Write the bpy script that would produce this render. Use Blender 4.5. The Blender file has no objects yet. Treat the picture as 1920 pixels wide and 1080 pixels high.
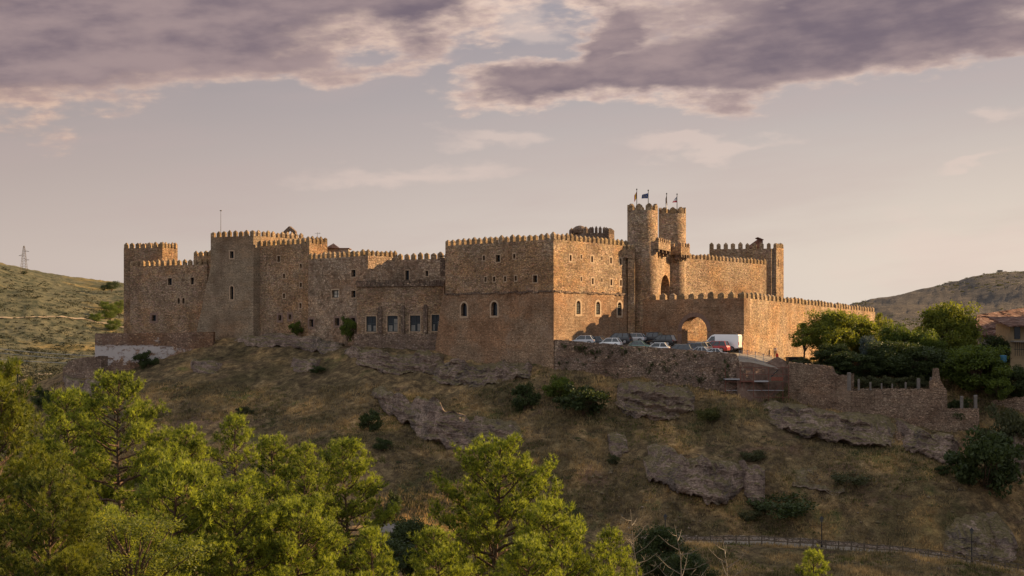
import bpy, math, random
import numpy as np
from mathutils import Vector, Matrix

R = math.radians
F = 2667.0            # focal length in pixels of a 1920 px wide frame
CX, HY = 960.0, 640.0 # column of the view axis, row of the horizon
scene = bpy.context.scene
col = scene.collection

# ------------------------------------------------------------------ camera
cam_d = bpy.data.cameras.new('camera')
cam = bpy.data.objects.new('camera', cam_d)
col.objects.link(cam)
cam.location = (0, 0, 0)
cam.rotation_euler = (R(90), 0, 0)
cam_d.sensor_width = 36.0
cam_d.lens = 36.0 * F / 1920.0
cam_d.shift_y = (HY - 540.0) / 1920.0
cam_d.clip_start = 0.5
cam_d.clip_end = 20000
scene.camera = cam
scene.render.resolution_x = 1024
scene.render.resolution_y = 576
scene.view_settings.view_transform = 'Standard'
scene.view_settings.look = 'None'
scene.view_settings.exposure = 1.36
scene.view_settings.gamma = 1.0

# ------------------------------------------------------------------ sun
SUN_AZ = 25.0      # degrees beyond the right-hand axis, towards the back
SUN_EL = 18.0
sv = Vector((math.cos(R(SUN_AZ)) * math.cos(R(SUN_EL)), math.sin(R(SUN_AZ)) * math.cos(R(SUN_EL)), math.sin(R(SUN_EL))))
sd = bpy.data.lights.new('sun', 'SUN')
sd.energy = 5.0
sd.angle = R(0.6)
sd.color = (1.0, 0.68, 0.35)
so = bpy.data.objects.new('sun', sd)
so.rotation_euler = sv.to_track_quat('Z', 'Y').to_euler()
so.location = (100, 50, 60)
col.objects.link(so)

# ------------------------------------------------------------------ node helper
def srgb(r, g, b):
    def f(c):
        c /= 255.0
        return c / 12.92 if c <= 0.04045 else ((c + 0.055) / 1.055) ** 2.4
    return (f(r), f(g), f(b), 1.0)

class NT:
    def __init__(s, nt):
        s.nt = nt; nt.nodes.clear()
    def n(s, t, **kw):
        o = s.nt.nodes.new(t)
        for k, v in kw.items():
            setattr(o, k, v)
        return o
    def put(s, sock, v):
        if v is None: return
        if isinstance(v, bpy.types.NodeSocket): s.nt.links.new(v, sock)
        else:
            if isinstance(v, (tuple, list)) and len(v) == 3 and sock.type == 'RGBA': v = tuple(v) + (1,)
            sock.default_value = v
    def m(s, op, a, b=None, c=None, clamp=False):
        o = s.n('ShaderNodeMath', operation=op); o.use_clamp = clamp
        s.put(o.inputs[0], a)
        if b is not None: s.put(o.inputs[1], b)
        if c is not None: s.put(o.inputs[2], c)
        return o.outputs[0]
    def mix(s, f, a, b, mode='MIX'):
        o = s.n('ShaderNodeMix', data_type='RGBA', blend_type=mode)
        s.put(o.inputs[0], f); s.put(o.inputs[6], a); s.put(o.inputs[7], b)
        return o.outputs[2]
    def sm(s, v, a, b):       # smoothstep a..b
        o = s.n('ShaderNodeMapRange', interpolation_type='SMOOTHSTEP')
        s.put(o.inputs[0], v); s.put(o.inputs[1], a); s.put(o.inputs[2], b)
        return o.outputs[0]
    def noise(s, vec, scale, detail=4, rough=0.55, out=0, dist=0.0):
        o = s.n('ShaderNodeTexNoise'); s.put(o.inputs['Vector'], vec)
        o.inputs['Scale'].default_value = scale; o.inputs['Detail'].default_value = detail
        o.inputs['Roughness'].default_value = rough; o.inputs['Distortion'].default_value = dist
        return o.outputs[out]
    def vor(s, vec, scale, feature='F1', out='Color', rnd=1.0):
        o = s.n('ShaderNodeTexVoronoi', feature=feature); s.put(o.inputs['Vector'], vec)
        o.inputs['Scale'].default_value = scale; o.inputs['Randomness'].default_value = rnd
        return o.outputs[out]
    def ramp(s, v, stops):
        o = s.n('ShaderNodeValToRGB'); s.put(o.inputs[0], v)
        e = o.color_ramp.elements
        while len(e) < len(stops): e.new(0.5)
        for i, (p, c) in enumerate(stops):
            e[i].position = p; e[i].color = tuple(c) + (1,) if len(c) == 3 else c
        return o.outputs[0]
    def map(s, vec, scale=(1, 1, 1), loc=(0, 0, 0), rot=(0, 0, 0)):
        o = s.n('ShaderNodeMapping'); s.put(o.inputs[0], vec)
        o.inputs['Scale'].default_value = scale; o.inputs['Location'].default_value = loc; o.inputs['Rotation'].default_value = rot
        return o.outputs[0]
    def sep(s, vec):
        o = s.n('ShaderNodeSeparateXYZ'); s.put(o.inputs[0], vec); return o.outputs
    def comb(s, x, y, z):
        o = s.n('ShaderNodeCombineXYZ'); s.put(o.inputs[0], x); s.put(o.inputs[1], y); s.put(o.inputs[2], z); return o.outputs[0]
    def bump(s, h, dist=0.05, strength=1.0, normal=None):
        o = s.n('ShaderNodeBump'); s.put(o.inputs['Height'], h)
        o.inputs['Distance'].default_value = dist; o.inputs['Strength'].default_value = strength
        if normal is not None: s.put(o.inputs['Normal'], normal)
        return o.outputs[0]
    def pos(s): return s.n('ShaderNodeNewGeometry').outputs['Position']
    def bsdf(s, color, rough=0.9, normal=None, spec=0.2, metal=0.0, **kw):
        o = s.n('ShaderNodeBsdfPrincipled')
        s.put(o.inputs['Base Color'], color); s.put(o.inputs['Roughness'], rough)
        o.inputs['Metallic'].default_value = metal; o.inputs['Specular IOR Level'].default_value = spec
        if normal is not None: s.put(o.inputs['Normal'], normal)
        return o.outputs[0]
    def out(s, sh):
        o = s.n('ShaderNodeOutputMaterial'); s.nt.links.new(sh, o.inputs['Surface'])

def newmat(name):
    m = bpy.data.materials.new(name); m.use_nodes = True
    return m, NT(m.node_tree)

# ------------------------------------------------------------------ world: sky with clouds
w = bpy.data.worlds.new('World'); scene.world = w; w.use_nodes = True
t = NT(w.node_tree)
dirv = t.n('ShaderNodeTexCoord').outputs['Generated']
x, y, z = t.sep(dirv)
az = t.m('ARCTAN2', x, y)                       # 0 = straight ahead, + = right
el = t.m('ARCSINE', z)
# cloud plane coordinates: angle in hundredths, elevation stretched
wv = t.comb(t.m('MULTIPLY', az, 10.0), t.m('MULTIPLY', el, 21.0), 0.0)
wr = t.map(wv, (1, 1, 1), (0, 0, 0), (0, 0, R(-12)))
n1 = t.noise(t.map(wr, (0.75, 1.3, 1)), 0.9, 7, 0.50)
n2 = t.noise(t.map(wr, (1, 1.3, 1), (7.3, 2.1, 4)), 3.0, 8, 0.52)
n3 = t.noise(t.map(wr, (0.55, 1.5, 1), (1.3, 5.1, 2)), 1.1, 5, 0.5)
wc = t.sep(t.noise(t.map(wv, (0.8, 1.0, 1), (11, 4, 6)), 1.5, 6, 0.55, out=1))
azw = t.m('ADD', az, t.m('MULTIPLY', t.m('SUBTRACT', wc[0], 0.5), 0.14))
elw = t.m('ADD', el, t.m('MULTIPLY', t.m('SUBTRACT', wc[1], 0.5), 0.060))
def ang(px, py):
    u = (px - CX) / F; v = (HY - py) / F
    return math.atan(u), math.atan(v / math.sqrt(1 + u * u))
def blob(px, py, rx, ry, rot=0.0):
    a, e = ang(px, py); c, s_ = math.cos(R(rot)), math.sin(R(rot))
    da = t.m('SUBTRACT', azw, a); de = t.m('SUBTRACT', elw, e)
    u = t.m('ADD', t.m('MULTIPLY', da, c * F / rx), t.m('MULTIPLY', de, s_ * F / rx))
    v = t.m('ADD', t.m('MULTIPLY', da, -s_ * F / ry), t.m('MULTIPLY', de, c * F / ry))
    return t.m('SUBTRACT', 1.0, t.m('SQRT', t.m('ADD', t.m('MULTIPLY', u, u), t.m('MULTIPLY', v, v))))
def union(lst):
    o = lst[0]
    for b in lst[1:]:
        q = t.n('ShaderNodeMath', operation='SMOOTH_MAX'); t.put(q.inputs[0], o); t.put(q.inputs[1], b); q.inputs[2].default_value = 0.25
        o = q.outputs[0]
    return o
big = union([blob(40, 60, 500, 165, 9), blob(420, 30, 460, 130, 5), blob(760, 20, 230, 85, 4),
             blob(1620, 40, 520, 110, 0), blob(1330, 110, 190, 75, 0), blob(1540, 80, 420, 75, -3),
             blob(1030, 160, 240, 58, 3), blob(1150, 70, 120, 70, 20), blob(1220, 130, 160, 60, 10), blob(1800, 80, 260, 80, 5)])
n4 = t.noise(t.map(wr, (1, 1.4, 1), (3, 12, 8)), 8.0, 6, 0.55)
nn = t.m('ADD', t.m('ADD', t.m('MULTIPLY', t.m('SUBTRACT', n1, 0.5), 1.35), t.m('MULTIPLY', t.m('SUBTRACT', n2, 0.5), 0.60)), t.m('MULTIPLY', t.m('SUBTRACT', n4, 0.5), 0.30))
fld = t.m('ADD', big, nn)
mask = t.sm(fld, -0.10, 0.26)
core = t.sm(t.m('ADD', t.m('ADD', big, t.m('MULTIPLY', t.m('SUBTRACT', n1, 0.5), 1.1)), t.m('ADD', t.m('MULTIPLY', t.m('SUBTRACT', n2, 0.5), 0.55), t.m('MULTIPLY', t.m('SUBTRACT', n3, 0.5), 0.9))), 0.02, 0.58)
wisp = union([blob(915, 265, 130, 26, 0), blob(1320, 262, 190, 20, 2), blob(1840, 305, 130, 15, 3), blob(1880, 215, 80, 24, 0),
              blob(1800, 480, 330, 80, 4), blob(1000, 40, 70, 40, 0), blob(760, 330, 300, 30, 0)])
wmask = t.m('MULTIPLY', t.sm(t.m('ADD', wisp, nn), 0.05, 0.8), 0.45)
# clear sky: physical sky under a milky veil that warms towards the horizon
sky = t.n('ShaderNodeTexSky', sky_type='NISHITA'); sky.sun_disc = False
sky.sun_elevation = R(SUN_EL); sky.sun_rotation = R(90 - SUN_AZ)
sky.air_density = 1.2; sky.dust_density = 3.0
phys = t.mix(1.0, sky.outputs[0], (0.10, 0.10, 0.10), 'MULTIPLY')
eln = t.m('DIVIDE', el, R(30), clamp=True)
veil = t.ramp(eln, [(0.0, srgb(222, 211, 202)), (0.10, srgb(216, 203, 194)), (0.22, srgb(196, 182, 177)), (0.38, srgb(163, 154, 158)), (0.60, srgb(153, 146, 157)), (1.0, srgb(130, 130, 150))])
veil = t.mix(t.m('MULTIPLY', t.m('MULTIPLY', t.sm(az, -0.15, 0.4), t.sm(el, 0.22, 0.0)), 0.5), veil, srgb(232, 217, 200))
leftdark = t.sm(az, 0.1, -0.45)
veil = t.mix(t.m('MULTIPLY', leftdark, 0.75), veil, t.mix(1.0, veil, (0.78, 0.73, 0.73), 'MULTIPLY'))
band = t.m('MULTIPLY', t.sm(n3, 0.4, 0.75), 0.35)
veil = t.mix(band, veil, srgb(190, 168, 165))
base = t.mix(0.88, phys, veil)
peach = t.mix(t.sm(n4, 0.35, 0.65), t.mix(leftdark, srgb(206, 181, 172), srgb(192, 162, 150)), t.mix(leftdark, srgb(226, 200, 184), srgb(214, 182, 162)))
purple = t.mix(t.sm(t.m('ADD', t.m('MULTIPLY', n2, 0.4), t.m('MULTIPLY', n3, 0.6)), 0.36, 0.66), srgb(112, 99, 110), srgb(158, 138, 138))
cloudc = t.mix(core, peach, purple)
c0 = t.mix(t.m('MULTIPLY', mask, 0.93), base, cloudc)
c1 = t.mix(wmask, c0, srgb(222, 200, 188))
# unseen sky above and behind: broken cloud, brightened to lift the shaded sides
allc = t.mix(t.sm(n1, 0.40, 0.62), (0.74, 0.75, 0.80, 1), (0.45, 0.44, 0.46, 1))
outside = t.m('MAXIMUM', t.sm(el, R(15), R(32)), t.sm(t.m('ABSOLUTE', az), R(40), R(75)))
c2 = t.mix(outside, c1, allc)
gnd = t.sm(el, R(-0.5), R(-4))
c3 = t.mix(gnd, c2, srgb(90, 78, 62))
bg = t.n('ShaderNodeBackground'); t.put(bg.inputs[0], c3); bg.inputs[1].default_value = 0.42
wo = t.n('ShaderNodeOutputWorld'); t.nt.links.new(bg.outputs[0], wo.inputs[0])

# ------------------------------------------------------------------ geometry helpers
def P(px, py, Y): return Vector(((px - CX) / F * Y, Y, (HY - py) / F * Y))
def XY(px, Y): return Vector(((px - CX) / F * Y, Y))
def ZY(py, Y): return (HY - py) / F * Y

def tag(o, label=None, cat=None, group=None, kind=None):
    if label: o['label'] = label
    if cat: o['category'] = cat
    if group: o['group'] = group
    if kind: o['kind'] = kind
    return o

def empty(name, loc, rz=0.0):
    o = bpy.data.objects.new(name, None); o.location = loc; o.rotation_euler = (0, 0, rz)
    o.empty_display_size = 0.5
    col.objects.link(o); return o

class MB:
    def __init__(s): s.v = []; s.f = []; s.m = []
    def face(s, pts, mi=0):
        i = len(s.v); s.v.extend([tuple(p) for p in pts]); s.f.append(tuple(range(i, i + len(pts)))); s.m.append(mi)
    def box(s, c, sz, rz=0.0, mi=0, taper=1.0, R3=None):
        hx, hy, hz = sz[0] / 2, sz[1] / 2, sz[2] / 2
        M = R3 if R3 is not None else Matrix.Rotation(rz, 3, 'Z')
        i = len(s.v)
        for dz in (-1, 1):
            k = taper if dz > 0 else 1.0
            for dx, dy in ((-1, -1), (1, -1), (1, 1), (-1, 1)):
                s.v.append(tuple(Vector(c) + M @ Vector((dx * hx * k, dy * hy * k, dz * hz))))
        for q in ((0, 3, 2, 1), (4, 5, 6, 7), (0, 1, 5, 4), (1, 2, 6, 5), (2, 3, 7, 6), (3, 0, 4, 7)):
            s.f.append(tuple(i + a for a in q)); s.m.append(mi)
    def bar(s, a, b, wd, ht=None, mi=0):
        a = Vector(a); b = Vector(b); d = b - a; L = d.length
        if L < 1e-6: return
        M = d.to_track_quat('X', 'Z').to_matrix()
        s.box((a + b) / 2, (L, wd, ht or wd), mi=mi, R3=M)
    def tube(s, pts, rads, n=6, mi=0, cap=True):
        rings = []
        for k, p in enumerate(pts):
            p = Vector(p)
            d = Vector(pts[min(k + 1, len(pts) - 1)]) - Vector(pts[max(k - 1, 0)])
            if d.length < 1e-6: d = Vector((0, 0, 1))
            M = d.to_track_quat('Z', 'Y').to_matrix()
            i = len(s.v); rings.append(i)
            for q in range(n):
                a = 2 * math.pi * q / n
                s.v.append(tuple(p + M @ Vector((math.cos(a) * rads[k], math.sin(a) * rads[k], 0))))
        for k in range(len(rings) - 1):
            for q in range(n):
                a, b = rings[k] + q, rings[k] + (q + 1) % n
                c, d = rings[k + 1] + (q + 1) % n, rings[k + 1] + q
                s.f.append((a, b, c, d)); s.m.append(mi)
        if cap:
            s.f.append(tuple(reversed([rings[0] + q for q in range(n)]))); s.m.append(mi)
            s.f.append(tuple(rings[-1] + q for q in range(n))); s.m.append(mi)
    def build(s, name, mats, parent=None, smooth=False, local=True):
        """vertices are world coordinates; with a parent they become local to it"""
        me = bpy.data.meshes.new(name)
        vs = s.v
        if parent is not None and local:
            M = pworld(parent).inverted()
            vs = [tuple(M @ Vector(p)) for p in vs]
        me.from_pydata(vs, [], s.f)
        for m in (mats if isinstance(mats, (list, tuple)) else [mats]): me.materials.append(m)
        if s.m and max(s.m) > 0: me.polygons.foreach_set('material_index', s.m)
        if smooth: me.polygons.foreach_set('use_smooth', [True] * len(me.polygons))
        me.update()
        o = bpy.data.objects.new(name, me); col.objects.link(o)
        if parent is not None: o.parent = parent
        return o

def pworld(o):
    M = Matrix.LocRotScale(o.location, o.rotation_euler, o.scale)
    return pworld(o.parent) @ M if o.parent else M

def np_mesh(name, V, Fc, mats, parent=None, smooth=False, mi=None):
    """V (n,3) float, Fc (m,k) int; local coordinates"""
    me = bpy.data.meshes.new(name); k = Fc.shape[1]
    me.vertices.add(len(V)); me.vertices.foreach_set('co', np.ascontiguousarray(V, dtype=np.float32).ravel())
    me.loops.add(Fc.size); me.loops.foreach_set('vertex_index', Fc.ravel().astype(np.int32))
    me.polygons.add(len(Fc)); me.polygons.foreach_set('loop_start', np.arange(0, Fc.size, k, dtype=np.int32))
    for m in (mats if isinstance(mats, (list, tuple)) else [mats]): me.materials.append(m)
    if mi is not None: me.polygons.foreach_set('material_index', mi.astype(np.int32))
    me.polygons.foreach_set('use_smooth', np.full(len(Fc), smooth))
    me.update(calc_edges=True)
    o = bpy.data.objects.new(name, me); col.objects.link(o)
    if parent is not None: o.parent = parent
    return o

def copy_tree(o, parent=None):
    c = o.copy(); col.objects.link(c); c.parent = parent
    for ch in [q for q in bpy.data.objects if q.parent is o]: copy_tree(ch, c)
    return c
KIDS = {}
def clone(o):
    """copy a thing and its parts (children remembered once, no ops)"""
    if o.name not in KIDS: KIDS[o.name] = [q for q in col.objects if q.parent is o]
    c = o.copy(); col.objects.link(c)
    for ch in KIDS[o.name]:
        d = ch.copy(); col.objects.link(d); d.parent = c
        if ch.name not in KIDS: KIDS[ch.name] = [q for q in col.objects if q.parent is ch]
        for g in KIDS[ch.name]:
            e = g.copy(); col.objects.link(e); e.parent = d
    return c

# vectorised value noise ------------------------------------------------
def _h(ix, iy, seed):
    n = (ix.astype(np.int64) * 374761393 + iy.astype(np.int64) * 668265263 + seed * 982451653) & 0xFFFFFFFF
    n = ((n ^ (n >> 13)) * 1274126177) & 0xFFFFFFFF
    n = (n ^ (n >> 16)) & 0xFFFF
    return n / 65535.0
def vnoise(x, y, seed=0):
    x = np.asarray(x, float); y = np.asarray(y, float)
    ix = np.floor(x); iy = np.floor(y); fx = x - ix; fy = y - iy
    fx = fx * fx * (3 - 2 * fx); fy = fy * fy * (3 - 2 * fy)
    a = _h(ix, iy, seed); b = _h(ix + 1, iy, seed); c = _h(ix, iy + 1, seed); d = _h(ix + 1, iy + 1, seed)
    return (a * (1 - fx) + b * fx) * (1 - fy) + (c * (1 - fx) + d * fx) * fy
def fbm(x, y, octv=4, seed=0):
    s = 0; a = 0.5; tot = 0
    for k in range(octv):
        s = s + a * vnoise(x * 2 ** k, y * 2 ** k, seed + k * 17); tot += a; a *= 0.5
    return s / tot

# ------------------------------------------------------------------ terrain height
PATH = [(1100, 1016, 154.5), (1200, 1018, 154.5), (1290, 1020, 154), (1370, 1020, 154), (1440, 1021, 154), (1520, 1026, 153.5), (1600, 1032, 153), (1680, 1039, 152.3), (1750, 1047, 151.6), (1810, 1056, 151), (1870, 1066, 150.2), (1940, 1078, 149.3), (2010, 1090, 148.5)]
CP = []
def cp(px, py, Y): CP.append(((px - CX) / F, math.log(Y), (HY - py) / F))
def cz(px, z, Y): CP.append(((px - CX) / F, math.log(Y), z / Y))
for px in (-3000, -900, 200, 960, 1700, 2900, 5000):
    cz(px, -1.9, 2.0); cz(px, -4.5, 8); cz(px, -10.5, 25); cz(px, -16, 50); cz(px, -19.5, 80); cz(px, -22, 112)
# foot of the hill and the path
for a in ((-600, 1060, 150), (300, 1010, 150), (700, 1005, 152), (1000, 1008, 154), (2400, 1120, 145),
          (1450, 1078, 138), (1850, 1105, 138), (1150, 1085, 136)): cp(*a)
# hillside
for a in ((1220, 860, 170), (1250, 940, 162), (1050, 800, 177), (1050, 900, 166), (940, 800, 180), (900, 900, 166), (700, 900, 167), (700, 830, 175), (800, 750, 190),
          (600, 700, 203), (600, 790, 186), (400, 760, 198), (400, 850, 181), (200, 760, 203), (200, 850, 186), (1000, 730, 187), (1150, 760, 182),
          (1400, 820, 173), (1400, 920, 163), (1600, 860, 168), (1600, 940, 161), (1750, 960, 158), (1850, 920, 162), (1300, 770, 179),
          (1500, 790, 177), (500, 680, 212)): cp(*a)
# wall feet
for a in ((1045, 697, 189), (1200, 717, 186), (1375, 738, 182), (850, 680, 200), (940, 692, 194), (1030, 698, 189), (680, 655, 207), (760, 657, 205),
          (560, 632, 225), (620, 645, 217), (440, 634, 228), (380, 642, 228), (340, 654, 226), (260, 684, 224), (180, 704, 222), (120, 716, 226), (110, 745, 216),
          (1420, 722, 186.5), (1470, 716, 188), (1430, 749, 182.8), (1380, 745, 183), (1500, 767, 180), (1600, 793, 177), (1750, 806, 175.5), (1850, 830, 173), (1930, 800, 176),
          (1500, 690, 197), (1650, 722, 183), (1700, 700, 215), (1800, 745, 181), (1500, 676, 222), (1640, 662, 262), (1900, 720, 200), (2100, 700, 200),
          (1250, 662, 200), (1100, 662, 195), (1440, 672, 207), (1000, 650, 205), (700, 640, 222), (500, 630, 240), (300, 622, 242), (1300, 660, 230)): cp(*a)
# left valley and hills
for a in ((40, 745, 262), (60, 706, 335), (0, 712, 330), (110, 703, 340), (0, 692, 365), (150, 700, 360), (0, 620, 450), (100, 630, 450), (200, 650, 440), (-300, 560, 450),
          (0, 527, 530), (100, 572, 505), (200, 612, 490), (232, 626, 480), (300, 640, 470), (50, 560, 580), (130, 580, 590), (220, 600, 600),
          (0, 503, 720), (50, 514, 720), (110, 530, 720), (170, 539, 720), (232, 546, 720), (300, 556, 720), (-300, 470, 720),
          (600, 610, 720), (1000, 610, 720), (1400, 600, 720), (600, 630, 400), (1000, 630, 400), (1400, 630, 400)): cp(*a)
# right hills
for a in ((1600, 578, 800), (1640, 572, 800), (1700, 567, 800), (1750, 552, 780), (1800, 531, 760), (1860, 514, 740), (1920, 508, 740), (2100, 500, 740), (2400, 480, 740),
          (1700, 600, 600), (1800, 590, 600), (1900, 580, 600), (1750, 640, 400), (1900, 630, 400), (2100, 620, 400)): cp(*a)
for px in (-2500, -600, 300, 960, 1600, 2400, 4500):
    cz(px, 14, 1300); cz(px, 5, 3000); cz(px, 0, 9000)
for a_ in PATH: cp(*a_); cp(a_[0], a_[1] - 2, a_[2] + 2.2)
C = np.array(CP)
def _tps(r2): return np.where(r2 > 1e-12, 0.5 * r2 * np.log(np.maximum(r2, 1e-12)), 0.0)
_n = len(C); SX = 1.25
cu, cv = C[:, 0] * SX, C[:, 1]
A = np.zeros((_n + 3, _n + 3))
A[:_n, :_n] = _tps((cu[:, None] - cu[None]) ** 2 + (cv[:, None] - cv[None]) ** 2) + np.eye(_n) * 2e-5
A[:_n, _n] = 1; A[:_n, _n + 1] = cu; A[:_n, _n + 2] = cv
A[_n:, :_n] = A[:_n, _n:].T
sol = np.linalg.solve(A, np.concatenate([C[:, 2], [0, 0, 0]]))
def terrain(X, Y, detail=True):
    """ground height in metres at world X, Y (arrays)"""
    X = np.asarray(X, float); Y = np.asarray(Y, float)
    u = (X / Y * SX).ravel(); v = np.log(Y).ravel()
    q = np.zeros(u.shape)
    for i in range(0, len(u), 20000):
        a = u[i:i + 20000]; b = v[i:i + 20000]
        q[i:i + 20000] = _tps((a[:, None] - cu[None]) ** 2 + (b[:, None] - cv[None]) ** 2) @ sol[:_n] + sol[_n] + sol[_n + 1] * a + sol[_n + 2] * b
    z = q.reshape(X.shape) * Y
    # unseen hill right of the view, added and shaped to shade the slope
    Rr_ = np.interp(Y, [100, 118, 146, 200, 214, 240, 262, 285], [-9, -9, 44, 42, 30, 29, 20, -9])
    zr = Rr_ - 60 * ((X - 138) / 40.0) ** 2 - 1e3 * (Rr_ < -8)
    z = np.maximum(z, zr)
    if detail:
        k = np.clip((Y - 60) / 60, 0, 1)
        pxx = X / Y * F + CX; py_ = np.interp(pxx, [q[0] for q in PATH], [q[2] for q in PATH])
        k = k * np.where(pxx > 1050, np.clip((np.abs(Y - py_ - 1) - 1.5) / 4.0, 0, 1), 1)
        z = z + k * (1.7 * (fbm(X / 9 + 3, Y / 7, 5, 5) - 0.5) + 0.75 * (fbm(X / 1.7, Y / 1.4, 3, 9) - 0.5))
        far = np.clip((Y - 300) / 200, 0, 1)
        z = z + far * (9 * (fbm(X / 70, Y / 90, 5, 31) - 0.5))
    return z
def TZ(X, Y): return float(terrain(np.array([X]), np.array([Y]))[0])
_hc = {}
def hit(px, py, y0=130.0, y1=900.0):
    """first ground point on the ray through px,py beyond distance y0"""
    Ys = np.exp(np.linspace(math.log(y0), math.log(y1), 500)); u = (px - CX) / F
    q = terrain(u * Ys, Ys) / Ys
    k = np.nonzero(q >= (HY - py) / F)[0]
    Yh = Ys[k[0]] if len(k) else y1
    return Vector((u * Yh, Yh, (HY - py) / F * Yh))

# ------------------------------------------------------------------ materials
def stone_mat(name, pal, scale=2.7, zs=2.1, mortar=(0.19, 0.14, 0.10), tint=None, bump=0.07, white=None):
    m, t = newmat(name)
    p = t.pos()
    # jitter the coordinates a little so courses wander
    wob = t.noise(p, 0.9, 3, 0.5, out=1)
    pj = t.n('ShaderNodeVectorMath', operation='MULTIPLY_ADD'); t.put(pj.inputs[0], wob); pj.inputs[1].default_value = (0.5, 0.5, 0.35); t.put(pj.inputs[2], p)
    v = t.map(pj.outputs[0], (1, 1, zs))
    cell = t.vor(v, scale, out='Color')
    dist = t.vor(v, scale, 'DISTANCE_TO_EDGE', 'Distance')
    r, g, b = t.sep(cell)
    c = t.ramp(r, [(i / (len(pal) - 1), q) for i, q in enumerate(pal)])
    c = t.mix(t.m('MULTIPLY', t.m('POWER', g, 5.0), 0.65), c, (0.60, 0.47, 0.34))       # pale limestone pieces
    c = t.mix(t.m('MULTIPLY', t.m('POWER', b, 5.0), 0.75), c, (0.11, 0.075, 0.05))     # dark pieces
    big = t.noise(p, 0.16, 5, 0.6)
    c = t.mix(1.0, c, t.ramp(t.noise(t.map(p, (1, 1, 1.3), (77, 7, 3)), 0.30, 6, 0.68), [(0.36, (0.72, 0.70, 0.68)), (0.5, (1, 1, 1)), (0.64, (1.28, 1.24, 1.18))]), 'MULTIPLY')
    c = t.mix(t.sm(big, 0.40, 0.62), c, t.mix(1.0, c, tint or (1.0, 0.86, 0.70), 'MULTIPLY'))
    big2 = t.noise(t.map(p, (1, 1, 0.6), (31, 7, 3)), 0.22, 6, 0.62)
    c = t.mix(t.m('MULTIPLY', t.sm(big2, 0.50, 0.68), 0.45), c, t.mix(1.0, c, (0.66, 0.58, 0.58), 'MULTIPLY'))
    patch = t.sm(t.noise(t.map(p, (1, 1, 1), (3, 57, 3)), 0.35, 5, 0.65), 0.58, 0.68)
    c = t.mix(t.m('MULTIPLY', patch, 0.45), c, (0.36, 0.26, 0.19))                       # rendered / repaired patches
    stk = t.noise(t.map(p, (1.1, 1.1, 0.09), (2, 9, 1)), 1.0, 6, 0.65)
    c = t.mix(t.m('MULTIPLY', t.sm(stk, 0.52, 0.66), 0.40), c, t.mix(1.0, c, (0.55, 0.50, 0.47), 'MULTIPLY'))       # damp streaks
    stk2 = t.noise(t.map(p, (0.25, 0.25, 1.0), (12, 9, 1)), 0.6, 6, 0.65)
    c = t.mix(t.m('MULTIPLY', t.sm(stk2, 0.52, 0.64), 0.35), c, t.mix(1.0, c, (1.25, 1.05, 0.86), 'MULTIPLY'))        # ochre courses
    mo = t.sm(dist, 0.015, 0.09)
    c = t.mix(mo, t.mix(patch, mortar, (0.30, 0.23, 0.17)), c)
    fine = t.noise(p, 9.0, 4, 0.65)
    cz_ = t.m('FRACT', t.m('ADD', t.m('MULTIPLY', t.sep(p)[2], 2.1), t.m('MULTIPLY', t.noise(p, 0.5, 3, 0.5), 1.2)))
    crs = t.m('MULTIPLY', t.m('SUBTRACT', 1.0, t.sm(t.m('ABSOLUTE', t.m('SUBTRACT', cz_, 0.5)), 0.03, 0.16)), t.sm(t.noise(t.map(p, (1, 1, 1), (9, 9, 9)), 0.5, 3, 0.5), 0.42, 0.58))
    c = t.mix(t.m('MULTIPLY', crs, 0.45), c, t.mix(1.0, c, (0.5, 0.46, 0.43), 'MULTIPLY'))      # bed joints showing in places
    c = t.mix(0.5, c, t.mix(1.0, c, t.ramp(fine, [(0.3, (0.55, 0.55, 0.55)), (0.7, (1.35, 1.35, 1.35))]), 'MULTIPLY'))
    if white is not None:
        wn = t.noise(t.map(p, (1, 1, 1.4), (5, 3, 1)), 0.8, 7, 0.72)
        sx, sy, sz = t.sep(p)
        zb = t.m('MULTIPLY', t.sm(t.m('ADD', sz, t.m('MULTIPLY', t.m('SUBTRACT', wn, 0.5), 4.0)), white[0], white[0] + 0.7), t.sm(t.m('ADD', sz, t.m('MULTIPLY', t.m('SUBTRACT', wn, 0.5), 4.0)), white[1], white[1] - 0.7))
        zb = t.m('MULTIPLY', zb, t.sm(sx, -47.0, -58.0))
        c = t.mix(t.m('MULTIPLY', t.sm(t.m('ADD', wn, t.m('MULTIPLY', zb, 0.235)), 0.60, 0.73), 0.88), c, (0.60, 0.56, 0.55))
    c = t.mix(1.0, c, (1.0, 0.985, 0.97), 'MULTIPLY')
    h = t.m('ADD', t.m('MULTIPLY', t.sm(dist, 0.0, 0.16), 0.7), t.m('ADD', t.m('MULTIPLY', r, 0.55), t.m('MULTIPLY', fine, 0.5)))
    t.out(t.bsdf(c, 0.95, t.bump(h, bump, 1.0), spec=0.1))
    return m
PAL = [(0.25, 0.165, 0.115), (0.41, 0.295, 0.185), (0.47, 0.355, 0.225), (0.29, 0.225, 0.16), (0.51, 0.36, 0.27), (0.37, 0.235, 0.175)]
M_stone = stone_mat('rubble_stone', PAL, 3.1, bump=0.09)
M_stone_b = stone_mat('pale_brick_stone', [(0.30, 0.235, 0.165), (0.37, 0.29, 0.20), (0.33, 0.26, 0.18), (0.40, 0.32, 0.235)], 4.8, 2.4, (0.20, 0.16, 0.12), (0.92, 0.80, 0.72), 0.05)
M_stone_c = stone_mat('large_rubble_stone', [(0.24, 0.165, 0.12), (0.36, 0.27, 0.185), (0.42, 0.33, 0.25), (0.30, 0.205, 0.15), (0.46, 0.36, 0.27)], 2.3, 1.5, (0.20, 0.15, 0.105), (0.95, 0.85, 0.78), 0.08)
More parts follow.
